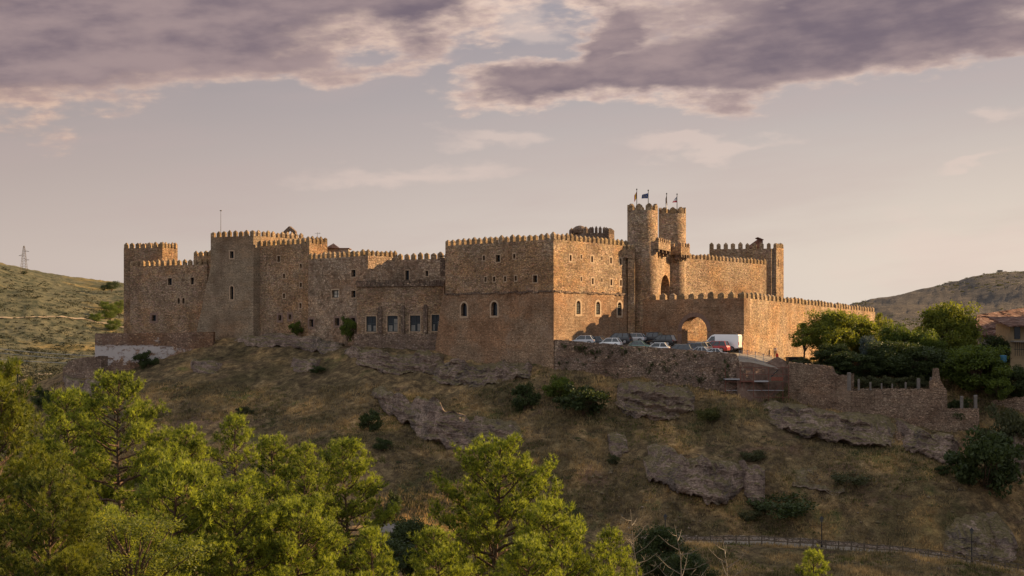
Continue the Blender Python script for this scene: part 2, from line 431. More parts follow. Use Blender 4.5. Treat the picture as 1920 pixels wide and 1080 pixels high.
M_stone_low = stone_mat('coursed_stone', [(0.30, 0.195, 0.13), (0.38, 0.26, 0.17), (0.34, 0.235, 0.155), (0.42, 0.30, 0.20)], 4.4, 2.1, (0.18, 0.125, 0.085), (1.0, 0.84, 0.74), 0.06)
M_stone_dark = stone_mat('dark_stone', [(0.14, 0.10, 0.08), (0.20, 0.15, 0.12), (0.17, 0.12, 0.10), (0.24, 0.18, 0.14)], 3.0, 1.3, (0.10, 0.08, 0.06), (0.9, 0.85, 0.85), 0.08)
M_merlon = stone_mat('merlon_stone', [(0.22, 0.155, 0.10), (0.33, 0.24, 0.15), (0.28, 0.20, 0.125), (0.38, 0.28, 0.18)], 3.0, 1.5, (0.18, 0.13, 0.09), (0.85, 0.82, 0.68), 0.05)
M_terrace = stone_mat('terrace_stone', [(0.22, 0.16, 0.12), (0.30, 0.22, 0.17), (0.26, 0.18, 0.14), (0.34, 0.27, 0.22)], 3.2, 1.6, (0.12, 0.09, 0.07), (0.8, 0.78, 0.80), 0.10)
M_garden = stone_mat('garden_wall_stone', [(0.27, 0.19, 0.14), (0.36, 0.26, 0.19), (0.31, 0.22, 0.16), (0.42, 0.32, 0.24)], 3.4, 2.3, (0.10, 0.075, 0.06), (0.85, 0.8, 0.78), 0.10)
M_white = stone_mat('flaking_whitewash_stone', [(0.22, 0.15, 0.12), (0.30, 0.20, 0.15), (0.26, 0.17, 0.13)], 3.2, 1.8, (0.13, 0.09, 0.07), None, 0.08, white=(-3.6, -0.2))
def flat_mat(name, c, rough=0.7, metal=0.0, spec=0.3, nz=0.0, ns=4.0):
    m, t = newmat(name)
    if nz:
        f = t.noise(t.pos(), ns, 5, 0.6)
        k = t.ramp(f, [(0.25, (1 - nz,) * 3), (0.75, (1 + nz,) * 3)])
        cc = t.mix(1.0, tuple(c), k, 'MULTIPLY')
    else: cc = tuple(c) + (1,)
    t.out(t.bsdf(cc, rough, spec=spec, metal=metal)); return m
M_surround = flat_mat('dressed_stone', (0.38, 0.27, 0.18), 0.9, nz=0.25)
M_surround_d = flat_mat('reddish_dressed_stone', (0.20, 0.13, 0.10), 0.9, nz=0.25)
M_dark = flat_mat('dark_opening', (0.012, 0.011, 0.012), 0.9)  # near-black backing, stands in for the unlit inside of openings
M_glass = flat_mat('window_glass', (0.014, 0.016, 0.02), 0.12, spec=0.25)
M_frame = flat_mat('window_frame_dark', (0.03, 0.045, 0.05), 0.5)
M_curtain = flat_mat('net_curtain', (0.20, 0.19, 0.17), 0.9, nz=0.3, ns=3)
M_blind = flat_mat('window_blind', (0.55, 0.50, 0.42), 0.8, nz=0.1, ns=2)
M_tile, t = newmat('clay_tile')
pp = t.pos(); rr = t.sep(t.vor(t.map(pp, (1, 1, 1)), 2.2))[0]
cc = t.ramp(rr, [(0, (0.10, 0.055, 0.043)), (0.4, (0.19, 0.10, 0.075)), (0.75, (0.14, 0.078, 0.06)), (1, (0.30, 0.20, 0.16))])
wv_ = t.n('ShaderNodeTexWave', wave_type='BANDS', bands_direction='X'); t.put(wv_.inputs['Vector'], pp); wv_.inputs['Scale'].default_value = 1.4; wv_.inputs['Distortion'].default_value = 1.0
t.out(t.bsdf(t.mix(1.0, cc, t.ramp(t.noise(pp, 1.2, 5), [(0.3, (0.6, 0.6, 0.6)), (0.7, (1.3, 1.3, 1.3))]), 'MULTIPLY'), 0.95, t.bump(t.m('ADD', wv_.outputs[1], rr), 0.12), spec=0.1))
M_metal = flat_mat('galvanised_metal', (0.35, 0.35, 0.37), 0.45, metal=0.6, nz=0.1)
M_rust = flat_mat('red_oxide_steel', (0.14, 0.05, 0.035), 0.7, nz=0.2)
M_iron = flat_mat('black_iron', (0.02, 0.02, 0.022), 0.6)
M_wood = flat_mat('weathered_wood', (0.11, 0.085, 0.06), 0.9, nz=0.3, ns=6)
M_post = flat_mat('worn_concrete', (0.15, 0.13, 0.115), 0.95, nz=0.35, ns=3)
M_plaster = flat_mat('old_plaster', (0.21, 0.185, 0.16), 0.9, nz=0.2, ns=2)

# ground: dry grass, green patches, red earth
M_ground, t = newmat('hillside_ground')
p = t.pos(); X_, Y_, Z_ = t.sep(p)
a1 = t.noise(p, 0.055, 6, 0.62); a2 = t.noise(t.map(p, (1, 1, 1), (40, 3, 9)), 0.12, 6, 0.65)
a3 = t.noise(t.map(p, (1, 1, 1), (4, 33, 9)), 0.9, 6, 0.70); a4 = t.noise(p, 4.5, 4, 0.7)
gr = t.ramp(a3, [(0.32, (0.055, 0.042, 0.027)), (0.46, (0.115, 0.085, 0.050)), (0.58, (0.20, 0.148, 0.080)), (0.72, (0.33, 0.25, 0.14))])
gr = t.mix(t.m('MULTIPLY', t.sm(a1, 0.50, 0.62), 0.75), gr, t.ramp(a3, [(0.3, (0.075, 0.055, 0.032)), (0.7, (0.14, 0.115, 0.055))]))       # greener
gr = t.mix(t.m('MULTIPLY', t.sm(a2, 0.55, 0.66), 0.8), gr, t.ramp(a3, [(0.3, (0.045, 0.055, 0.022)), (0.7, (0.10, 0.11, 0.040))]))
gr = t.mix(t.m('MULTIPLY', t.sm(a2, 0.44, 0.34), 0.75), gr, t.ramp(a3, [(0.3, (0.115, 0.072, 0.052)), (0.7, (0.20, 0.135, 0.095))]))         # reddish earth
# scrub on the far hills
f1 = t.noise(p, 0.020, 6, 0.65); f2 = t.noise(p, 0.12, 6, 0.7); f3 = t.noise(t.map(p, (1, 1, 2)), 0.5, 4, 0.7)
fc = t.ramp(t.m('ADD', t.m('MULTIPLY', f2, 0.6), t.m('MULTIPLY', f3, 0.4)), [(0.38, (0.030, 0.034, 0.022)), (0.47, (0.065, 0.066, 0.042)), (0.56, (0.115, 0.105, 0.066)), (0.68, (0.17, 0.145, 0.09))])
fc = t.mix(t.sm(f1, 0.50, 0.60), fc, t.mix(1.0, fc, (1.75, 1.40, 0.95), 'MULTIPLY'))
rightpart = t.sm(X_, 60, 160)
fc = t.mix(t.m('MULTIPLY', rightpart, 0.85), fc, t.ramp(t.m('ADD', t.m('MULTIPLY', f2, 0.5), t.m('MULTIPLY', f3, 0.5)), [(0.35, (0.060, 0.052, 0.052)), (0.5, (0.095, 0.082, 0.077)), (0.65, (0.145, 0.122, 0.108))]))
straw = t.ramp(t.noise(t.map(p, (1, 1, 0.6), (5, 5, 5)), 0.14, 5, 0.6), [(0.36, (0.60, 0.62, 0.60)), (0.50, (0.98, 0.95, 0.92)), (0.62, (1.75, 1.55, 1.30))])
gr = t.mix(1.0, gr, straw, 'MULTIPLY')
dist = t.sm(Y_, 290, 380)
c = t.mix(dist, gr, fc)
c = t.mix(1.0, c, t.ramp(a4, [(0.3, (0.6, 0.6, 0.6)), (0.7, (1.35, 1.35, 1.35))]), 'MULTIPLY')
t.out(t.bsdf(c, 1.0, t.bump(t.m('ADD', a3, t.m('MULTIPLY', a4, 0.6)), 0.35, 1.0), spec=0.05))

M_rock, t = newmat('bedded_rock')
p = t.pos()
tilt = t.map(p, (0.35, 0.35, 2.6), (0, 0, 0), (R(3), R(-14), 0))
st = t.noise(tilt, 0.9, 7, 0.65); bk = t.noise(p, 0.7, 7, 0.7); ck = t.vor(t.map(p, (0.6, 0.6, 1.5), (0, 0, 0), (0, R(-14), 0)), 0.9, 'DISTANCE_TO_EDGE', 'Distance')
c = t.ramp(t.m('ADD', t.m('MULTIPLY', st, 0.55), t.m('MULTIPLY', bk, 0.45)), [(0.34, (0.085, 0.062, 0.052)), (0.44, (0.19, 0.14, 0.118)), (0.54, (0.25, 0.18, 0.145)), (0.66, (0.34, 0.255, 0.21))])
c = t.mix(t.m('MULTIPLY', t.sm(t.noise(t.map(p, (1, 1, 1), (9, 2, 5)), 0.25, 5, 0.6), 0.50, 0.62), 0.75), c, t.mix(t.sm(t.noise(p, 2.2, 6, 0.75), 0.40, 0.60), (0.07, 0.060, 0.054, 1), (0.19, 0.158, 0.135, 1)))
pale = t.sm(t.noise(t.map(p, (1, 1, 0.5), (3, 22, 5)), 0.4, 5, 0.6), 0.48, 0.60)
c = t.mix(t.m('MULTIPLY', pale, 0.75), c, (0.40, 0.295, 0.235))
gp_ = t.sep(t.n('ShaderNodeNewGeometry').outputs['Normal'])[2]
moss = t.m('MULTIPLY', t.sm(gp_, 0.42, 0.75), t.sm(t.noise(p, 1.1, 5, 0.7), 0.34, 0.50))
c = t.mix(moss, c, t.mix(bk, (0.10, 0.085, 0.045, 1), (0.24, 0.19, 0.10, 1)))
c = t.mix(1.0, c, t.ramp(t.noise(t.map(p, (1, 1, 2.0)), 3.0, 6, 0.75), [(0.36, (0.45, 0.45, 0.45)), (0.6, (1.25, 1.25, 1.25))]), 'MULTIPLY')
t.out(t.bsdf(c, 0.95, t.bump(t.m('ADD', t.m('MULTIPLY', st, 1.5), bk), 0.5, 1.0), spec=0.1))

M_earth, t = newmat('red_earth'); p = t.pos(); f = t.noise(p, 1.3, 7, 0.7)
t.out(t.bsdf(t.ramp(f, [(0.3, (0.085, 0.055, 0.042)), (0.55, (0.16, 0.105, 0.08)), (0.75, (0.25, 0.185, 0.145))]), 1.0, t.bump(f, 0.3), spec=0.05))
M_gravel, t = newmat('gravel_road')
p = t.pos()
c = t.ramp(t.m('ADD', t.m('MULTIPLY', t.noise(p, 0.4, 5), 0.6), t.m('MULTIPLY', t.noise(p, 6, 4), 0.4)), [(0.3, (0.17, 0.145, 0.12)), (0.7, (0.30, 0.26, 0.215))])
t.out(t.bsdf(c, 0.95, t.bump(t.noise(p, 8, 4), 0.03), spec=0.1))

def leaf_mat(name, dark, light, trans=0.45, nscale=1.3, tcol=None, rough=0.6, patchy=False):
    m, t = newmat(name)
    p = t.pos(); f = t.noise(p, nscale, 4, 0.65); g = t.noise(p, nscale * 7, 2, 0.5)
    c = t.mix(t.sm(t.m('ADD', t.m('MULTIPLY', f, 0.6), t.m('MULTIPLY', g, 0.4)), 0.38, 0.62), tuple(dark) + (1,), tuple(light) + (1,))
    if patchy: c = t.mix(1.0, c, t.ramp(t.noise(t.map(p, (1, 1, 0.6), (5, 5, 5)), 0.14, 5, 0.6), [(0.36, (0.6, 0.62, 0.58)), (0.50, (0.92, 0.90, 0.88)), (0.62, (1.6, 1.42, 1.2))]), 'MULTIPLY')
    a = t.bsdf(c, rough, spec=0.25)
    tr = t.n('ShaderNodeBsdfTranslucent'); t.put(tr.inputs[0], t.mix(1.0, c, tcol or (1.25, 1.15, 0.6), 'MULTIPLY'))
    mx = t.n('ShaderNodeMixShader'); mx.inputs[0].default_value = trans
    t.nt.links.new(a, mx.inputs[1]); t.nt.links.new(tr.outputs[0], mx.inputs[2])
    t.out(mx.outputs[0]); return m
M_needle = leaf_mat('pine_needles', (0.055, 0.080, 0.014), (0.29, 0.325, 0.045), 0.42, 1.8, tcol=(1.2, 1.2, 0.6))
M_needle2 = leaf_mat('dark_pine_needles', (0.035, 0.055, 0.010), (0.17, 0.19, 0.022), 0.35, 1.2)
M_leaf = leaf_mat('green_leaves', (0.055, 0.080, 0.018), (0.12, 0.16, 0.028), 0.45, 0.9)
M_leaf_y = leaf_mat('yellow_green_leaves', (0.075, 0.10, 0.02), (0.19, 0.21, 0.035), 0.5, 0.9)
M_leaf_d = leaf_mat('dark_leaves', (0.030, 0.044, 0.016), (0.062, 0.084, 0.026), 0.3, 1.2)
M_leaf_b = leaf_mat('blue_green_leaves', (0.06, 0.08, 0.07), (0.11, 0.135, 0.12), 0.3, 1.2, tcol=(1, 1, 1))
M_leaf_o = leaf_mat('olive_scrub_leaves', (0.045, 0.050, 0.022), (0.085, 0.090, 0.040), 0.3, 1.2)
M_grass = leaf_mat('dry_grass_blades', (0.17, 0.125, 0.065), (0.42, 0.32, 0.165), 0.3, 0.35, tcol=(1, 0.9, 0.7), rough=0.9, patchy=True)
M_grass_g = leaf_mat('green_grass_blades', (0.06, 0.07, 0.022), (0.16, 0.155, 0.055), 0.3, 0.35, rough=0.9, patchy=True)
M_bark, t = newmat('pine_bark')
p = t.pos(); f = t.noise(t.map(p, (1, 1, 0.35)), 5, 5, 0.7)
t.out(t.bsdf(t.ramp(f, [(0.3, (0.035, 0.024, 0.018)), (0.7, (0.15, 0.10, 0.07))]), 0.95, t.bump(f, 0.04), spec=0.1))
M_bark_w = flat_mat('bare_grey_bark', (0.17, 0.145, 0.115), 0.9, nz=0.3, ns=8)

# ------------------------------------------------------------------ ground sheet
us = np.concatenate([-np.geomspace(3.2, 0.41, 36), np.linspace(-0.40, 0.40, 500), np.geomspace(0.41, 3.2, 36)])
ys = np.concatenate([np.geomspace(2, 118, 70)[:-1], np.arange(118, 236, 0.42), np.geomspace(236.5, 900, 120), np.geomspace(930, 9000, 26)])
U, YY = np.meshgrid(us, ys); XX = U * YY
ZZ = terrain(XX, YY)
nu, ny = len(us), len(ys)
V = np.stack([XX.ravel(), YY.ravel(), ZZ.ravel()], 1)
idx = np.arange(nu * ny).reshape(ny, nu)
Fq = np.stack([idx[:-1, :-1].ravel(), idx[:-1, 1:].ravel(), idx[1:, 1:].ravel(), idx[1:, :-1].ravel()], 1)
ground = np_mesh('hillside', V, Fq, M_ground, smooth=True)
tag(ground, 'dry grassy slope falling away below the castle', kind='structure')

# ------------------------------------------------------------------ wall builder with real openings
def face_holes(mb, A, B, z0, z1, holes, depth=0.45, mi=0, arch_n=8):
    """vertical rectangle from ground point A to B (Vector2, seen from outside A is left), holes = (s0,s1,t0,t1,arched) in metres along / absolute z"""
    d = (B - A); L = d.length; d = d / L; n = Vector((d.y, -d.x))      # outward when A is left of B seen from outside
    def pt(s, z, off=0.0): q = A + d * s - n * off; return (q.x, q.y, z)
    ss = sorted(set([0.0, L] + [h[0] for h in holes] + [h[1] for h in holes]))
    zs = sorted(set([z0, z1] + [h[2] for h in holes] + [h[3] for h in holes]))
    for i in range(len(ss) - 1):
        for j in range(len(zs) - 1):
            sm_, zm = (ss[i] + ss[i + 1]) / 2, (zs[j] + zs[j + 1]) / 2
            if any(h[0] < sm_ < h[1] and h[2] < zm < h[3] for h in holes): continue
            mb.face([pt(ss[i], zs[j]), pt(ss[i + 1], zs[j]), pt(ss[i + 1], zs[j + 1]), pt(ss[i], zs[j + 1])], mi)
    for (s0, s1, t0, t1, ar) in holes:
        w_ = s1 - s0
        if ar:
            r = w_ / 2; za = t1 - r
            arc = [(s0 + r - r * math.cos(math.pi * k / arch_n), za + r * math.sin(math.pi * k / arch_n)) for k in range(arch_n + 1)]
            h = arch_n // 2
            for k in range(h):
                mb.face([pt(*arc[k]), pt(*arc[k + 1]), pt(s0, t1)], mi)
                mb.face([pt(*arc[h + k]), pt(*arc[h + k + 1]), pt(s1, t1)], mi)
            out = [(s0, t0)] + arc + [(s1, t0)]
        else: out = [(s0, t0), (s0, t1), (s1, t1), (s1, t0)]
        out.append(out[0])
        for k in range(len(out) - 1):
            a, b = out[k], out[k + 1]
            mb.face([pt(*a), pt(*b), pt(b[0], b[1], depth), pt(a[0], a[1], depth)], mi)

def outline(s0, s1, t0, t1, ar, n=8):
    if not ar: return [(s0, t0), (s0, t1), (s1, t1), (s1, t0)]
    r = (s1 - s0) / 2; za = t1 - r
    return [(s0, t0)] + [(s0 + r - r * math.cos(math.pi * k / n), za + r * math.sin(math.pi * k / n)) for k in range(n + 1)] + [(s1, t0)]

def window_obj(parent, A, B, hole, kind='slot', surround=0.13, sur_mat=None, depth=0.42, name='window'):
    """pane, frame bars and a stone surround standing 25 mm proud of the wall, one mesh"""
    d = (B - A).normalized(); n = Vector((d.y, -d.x))
    def pt(s, z, off=0.0): q = A + d * s + n * off; return (q.x, q.y, z)
    s0, s1, t0, t1, ar = hole
    mb = MB()
    o = outline(*hole)
    mb.face([pt(s, z, -depth + 0.02) for s, z in reversed(o)], 1)
    if surround:
        cx, cz_ = (s0 + s1) / 2, (t0 + t1) / 2
        wo_ = (s1 - s0) / 2 + surround; ho = (t1 - t0) / 2 + surround
        o2 = outline(cx - wo_, cx + wo_, cz_ - ho, cz_ + ho, ar)
        k = len(o)
        for i in range(k):
            j = (i + 1) % k
            mb.face([pt(*o2[i], 0.025), pt(*o2[j], 0.025), pt(*o[j], 0.025), pt(*o[i], 0.025)], 0)
            mb.face([pt(*o2[i], 0.025), pt(*o2[j], 0.025), pt(*o2[j], -0.02), pt(*o2[i], -0.02)], 0)
            mb.face([pt(*o[i], 0.025), pt(*o[j], 0.025), pt(*o[j], -0.02), pt(*o[i], -0.02)], 0)
    w_, h_ = s1 - s0, t1 - t0
    def bar(sa, za, sb, zb, th, off=-depth + 0.06, mi=2):
        mb.bar(pt(sa, za, off), pt(sb, zb, off), th, th, mi)
    if kind == 'french':
        for sa in (s0 + 0.05, s1 - 0.05, (s0 + s1) / 2): bar(sa, t0, sa, t1, 0.09)
        for za in (t0 + 0.05, t1 - 0.05, t0 + h_ * 0.52): bar(s0, za, s1, za, 0.07)
        q_ = random.Random(int(s0 * 100)); sc_ = (s0 + s1) / 2      # net curtains drawn part of the way
        for a0_, a1_, hh_ in ((s0 + 0.12, sc_ - q_.uniform(0.08, 0.3), q_.uniform(0.35, 0.5)), (sc_ + q_.uniform(0.08, 0.3), s1 - 0.12, q_.uniform(0.35, 0.85))):
            mb.face([pt(a0_, t0 + 0.1, -depth + 0.04), pt(a1_, t0 + 0.1, -depth + 0.04), pt(a1_, t0 + h_ * hh_, -depth + 0.04), pt(a0_, t0 + h_ * hh_, -depth + 0.04)], 3)
    elif kind == 'four':
        for sa in (s0 + 0.05, s1 - 0.05, (s0 + s1) / 2): bar(sa, t0, sa, t1, 0.10)
        for za in (t0 + 0.05, t1 - 0.05, (t0 + t1) / 2): bar(s0, za, s1, za, 0.10)
    elif kind == 'bars':
        for k in range(1, 7): bar(s0, t0 + h_ * k / 8, s1, t0 + h_ * k / 8, 0.07, off=-0.10)
    elif kind == 'cross':
        bar((s0 + s1) / 2, t0, (s0 + s1) / 2, t1, 0.05); bar(s0, (t0 + t1) / 2, s1, (t0 + t1) / 2, 0.05)
    pane = {'four': M_blind, 'slot': M_dark}.get(kind, M_glass)
    if kind == 'four':    # pale blinds fill the upper part
        pass
    return mb.build(name, [sur_mat or M_surround, pane, M_frame, M_curtain], parent)

def px_to_s(A, B, px):
    """distance along A->B where the view column px crosses it, and its Y"""
    u = (px - CX) / F; d = (B - A).normalized()
    s = (u * A.y - A.x) / (d.x - u * d.y)
    return s, A.y + d.y * s

def hole_px(A, B, px, py, w_, h_, ar=False):
    s, Y = px_to_s(A, B, px); s0, _ = px_to_s(A, B, px - w_ / 2); s1, _ = px_to_s(A, B, px + w_ / 2)
    z = ZY(py, Y); hh = h_ / F * Y / 2
    return (min(s0, s1), max(s0, s1), z - hh, z + hh, ar)

RND = random.Random(7)
def merlons(parent, A, B, z, pitch, wd, h, cap=0.32, th=0.5, name='battlement', mat=None, coping=0.0, inset=0.0, n=None, skip=(), rng=RND):
    """row of pointed merlons standing on the wall top from A to B"""
    d = B - A; L = d.length; d = d / L; nn_ = Vector((d.y, -d.x))
    cnt = n or max(2, int(round((L - wd) / pitch)) + 1)
    step = (L - wd) / (cnt - 1)
    mb = MB(); rz = math.atan2(d.y, d.x)
    for k in range(cnt):
        if k in skip: continue
        s = wd / 2 + k * step + rng.uniform(-0.05, 0.05)
        w2 = wd * rng.uniform(0.84, 1.12); h2 = h * rng.uniform(0.84, 1.08); c2 = cap * rng.uniform(0.55, 1.15)
        c = A + d * s - nn_ * (th / 2 + inset)
        rzz = rz + rng.uniform(-0.04, 0.04); M = Matrix.Rotation(rzz, 3, 'Z')
        b = [Vector((c.x, c.y, z - 0.02)) + M @ Vector((sx * w2 / 2, sy * th / 2, 0)) for sx, sy in ((-1, -1), (1, -1), (1, 1), (-1, 1))]
        tp = [q + Vector((0, 0, h2 + rng.uniform(-0.03, 0.03))) for q in b]
        ap = Vector((c.x, c.y, z + h2 + c2)); ap2 = [ap + M @ Vector((sx * w2 * 0.10, sy * th * 0.10, 0)) for sx, sy in ((-1, -1), (1, -1), (1, 1), (-1, 1))]
        i = len(mb.v)
        mb.v += [tuple(q) for q in b + tp + ap2]
        for q in range(4):
            r2 = (q + 1) % 4
            mb.f.append((i + q, i + r2, i + 4 + r2, i + 4 + q)); mb.m.append(0)
            mb.f.append((i + 4 + q, i + 4 + r2, i + 8 + r2, i + 8 + q)); mb.m.append(0)
        mb.f.append((i + 8, i + 9, i + 10, i + 11)); mb.m.append(0)
    return mb, cnt

def prism(mb, poly, z0, z1, holes=None, mi=0, roof=True, edge_mi=None, depth=0.45):
    """closed footprint, counter-clockwise seen from above would have outward normal = right of edge direction"""
    n = len(poly)
    area = sum(poly[i].x * poly[(i + 1) % n].y - poly[(i + 1) % n].x * poly[i].y for i in range(n))
    assert area > 0, 'footprint must be counter-clockwise'
    for i in range(n):
        a, b = poly[i], poly[(i + 1) % n]
        face_holes(mb, a, b, z0, z1, (holes or {}).get(i, []), depth, (edge_mi or {}).get(i, mi))
    if roof: mb.face([(p.x, p.y, z1) for p in poly], mi)

# ------------------------------------------------------------------ the castle
K = 1.025
castle = empty('castle', (0, 215, -1))
tag(castle, 'large brown stone castle with battlements and twin round towers on the ridge', 'castle')

def wing(name, poly, z0, z1, wins=None, batt=(), mat=M_stone, root=castle, label=None, mi=None, extra=None, depth=0.45, merlon_mat=M_merlon):
    """one block of masonry > its battlement and its windows; wins = {edge: [(px,py,w,h,arch,kind,surround,mat)]}"""
    holes = {}; specs = []
    for e, lst in (wins or {}).items():
        A_, B_ = poly[e], poly[(e + 1) % len(poly)]
        for wdef in lst:
            px, py, w_, h_, ar, kind = wdef[:6]
            sur = wdef[6] if len(wdef) > 6 else 0.13; sm_ = wdef[7] if len(wdef) > 7 else None
            h = hole_px(A_, B_, px, py, w_, h_, ar)
            holes.setdefault(e, []).append(h); specs.append((A_, B_, h, kind, sur, sm_))
    mb = MB(); prism(mb, poly, z0, z1, holes, depth=depth)
    if extra: extra(mb)
    o = mb.build(name, mat if isinstance(mat, list) else [mat], root)
    if label: o['label'] = label
    for A_, B_, h, kind, sur, sm_ in specs: window_obj(o, A_, B_, h, kind, sur, sm_, depth)
    tot = MB()
    for bd in batt:
        e, pitch, wd, h = bd[:4]; kw = bd[4] if len(bd) > 4 else {}
        A_, B_ = poly[e], poly[(e + 1) % len(poly)]
        m2, _ = merlons(o, A_, B_, z1, pitch, wd, h, **kw)
        i = len(tot.v); tot.v += m2.v; tot.f += [tuple(q + i for q in f) for f in m2.f]; tot.m += m2.m
    if tot.v: tot.build('battlement', merlon_mat, o)
    return o

def wedge(mb, P0, P1, ztop, zmid, zbot, back, mi=0):
    """buttress-like flare in the wall plane: from P0 (at ztop) out to P1 (below zmid), running back by vector back"""
    a = lambda p, z, bk=0: (p.x + back.x * bk, p.y + back.y * bk, z)
    mb.face([a(P1, zbot), a(P0, zbot), a(P0, ztop), a(P1, zmid)], mi)
    mb.face([a(P1, zbot, 1), a(P1, zbot), a(P1, zmid), a(P1, zmid, 1)], mi)
    mb.face([a(P1, zmid, 1), a(P1, zmid), a(P0, ztop), a(P0, ztop, 1)], mi)

S, AR = False, True
# main block ---------------------------------------------------------
Cn = XY(1038, 190); Lf = XY(835, 203.4); Rf = XY(1178, 204.0); Bk = Lf + (Rf - Cn)
uA = (Lf - Cn).normalized(); uB = (Rf - Cn).normalized()
low = [Lf + (-uB) * 0.12 + uA * 0.12, Cn - uB * 0.12 - uA * 0.12, Rf - uA * 0.12, Bk + uA * 0.12]
front = [(907.4, 483.7, 4, 9, S, 'slot'), (933.6, 484.5, 8, 13, S, 'cross'), (964.4, 480.6, 4, 9, S, 'slot'), (910.5, 523.9, 4, 9, S, 'slot'), (926.6, 523.4, 4, 9, S, 'slot'),
         (947, 522.9, 4, 9, S, 'slot'), (967, 521.8, 4, 9, S, 'slot'), (1003.3, 522.9, 7.5, 13, S, 'cross')]
side = [(1069.7, 483.7, 3.6, 11, S, 'slot', 0.22), (1089.9, 481.6, 2.6, 7, S, 'slot'), (1110, 486, 3.6, 11, S, 'slot', 0.22), (1128.3, 484.2, 2.6, 7, S, 'slot'), (1145.4, 488.4, 3.4, 11, S, 'slot', 0.22), (1163.5, 490.2, 3.6, 11, S, 'slot', 0.22),
        (1089.9, 523.1, 2.4, 7.5, S, 'slot'), (1111.2, 527.3, 3.4, 11, S, 'slot', 0.22), (1128.3, 525.2, 2.6, 7, S, 'slot'), (1146, 529.3, 3.4, 11, S, 'slot', 0.22), (1164, 530.4, 3.4, 11, S, 'slot', 0.22)]
wing('hall_block', [Lf, Cn, Rf, Bk], 6.6, 13.65, {0: front, 1: side}, [(0, 1.05, 0.62, 0.66), (1, 1.03, 0.58, 0.66), (2, 1.05, 0.6, 0.66), (3, 1.05, 0.6, 0.66)],
     label='upper storeys of the projecting hall block, its right face in sunlight')
def flare(mb):
    wedge(mb, low[0], low[0] + uA * 1.75, 8.2, -0.6, -9, uB * 9)
    # broken edge of the thicker facing: stepped string course along the ledge
wing('hall_block_base', low, -9, 6.75,
     {0: [(870, 580.4, 11, 25, AR, 'pane', 0.26), (926.8, 578.9, 11.5, 26, AR, 'pane', 0.26)],
      1: [(1084.5, 576.3, 7.5, 25, AR, 'bars', 0.32), (1121.3, 577.6, 7.2, 24, AR, 'bars', 0.32), (1161.7, 579.1, 7, 25, AR, 'bars', 0.30)]}, (), M_stone_low, extra=flare,
     label='lower wall of the hall block with round arched windows')
# ragged ledge stones where the facing ends
mb = MB(); rg = random.Random(3)
for a_, b_ in ((low[0], low[1]), (low[1], low[2])):
    d_ = (b_ - a_); L_ = d_.length; d_ = d_ / L_; n_ = Vector((d_.y, -d_.x)); s_ = 0.2
    while s_ < L_ - 0.4:
        l_ = rg.uniform(0.35, 1.1)
        if True:
            c_ = a_ + d_ * (s_ + l_ / 2) + n_ * rg.uniform(-0.02, 0.03); hh = rg.uniform(0.12, 0.34)
            mb.box((c_.x, c_.y, 6.72 + rg.uniform(-0.12, 0.08)), (l_ * 1.02, 0.22, hh), math.atan2(d_.y, d_.x))
        s_ += l_
lo = [q for q in col.objects if q.name.startswith('hall_block_base')][0]
mb.build('string_course', M_stone_dark, lo)

# left wings ----------------------------------------------------------
def kXY(px, Y): return XY(px, Y * K)
back = Vector((0.62, 0.785))
# recessed wall between the hall block and the next corner
p745, p838 = kXY(745, 209), kXY(842, 206)
z5 = ZY(486, 207.5 * K)
wing('rear_wing', [p745, p838, p838 + back * 8, p745 + back * 8], 0, z5,
     {0: [(763.5, 516.5, 7, 19, S, 'pane'), (800.3, 512.7, 5, 10, S, 'slot')]}, [(0, 1.15, 0.74, 0.72)], mat=M_stone_c)
p690 = kXY(690, 204.4); p575 = kXY(578, 214.0); bR = (p745 - p690).normalized()
wing('middle_wing', [p575, p690, p690 + bR * 6.2, p575 + bR * 8], -6, ZY(479, 204.4 * K),
     {0: [(662.7, 512.4, 8, 13, S, 'cross'), (662.7, 551.4, 8, 13, S, 'cross'), (628.6, 551, 13, 14, S, 'four', 0.2), (604, 516, 1.8, 12, S, 'slot', 0), (604, 554, 1.8, 12, S, 'slot', 0),
          (583.6, 605.8, 8, 14, S, 'pane', 0.32, M_surround_d), (632, 603.5, 8, 14, S, 'pane', 0.3, M_surround_d), (661.8, 603, 8, 14, S, 'pane', 0.3, M_surround_d)]},
     [(0, 1.12, 0.72, 0.68), (1, 0.9, 0.5, 0.68)], mat=M_stone_c)
# small turret rising behind the middle wing, lit on its right side
q578 = kXY(580, 214.6); q487 = kXY(484, 221.2)
dW3 = (q578 - q487).normalized()
wing('west_wing', [q487, q578, q578 + bR * 2.9, q487 + bR * 9], -6, ZY(456.5, 215 * K),
     {0: [(522.5, 485.5, 5, 11, S, 'pane'), (532.6, 517.6, 4, 8, S, 'slot'), (564, 499, 4, 8.5, S, 'slot'), (564, 534.3, 4, 8.5, S, 'slot'), (532.6, 554.7, 4, 8.5, S, 'slot'), (563.4, 573, 4, 9, S, 'slot'),
          (524.7, 595.7, 5.5, 10, S, 'pane', 0.35, M_surround_d), (543.6, 594, 5, 9, S, 'pane', 0.35, M_surround_d)]},
     [(0, 1.12, 0.66, 0.72), (1, 0.85, 0.5, 0.66)])
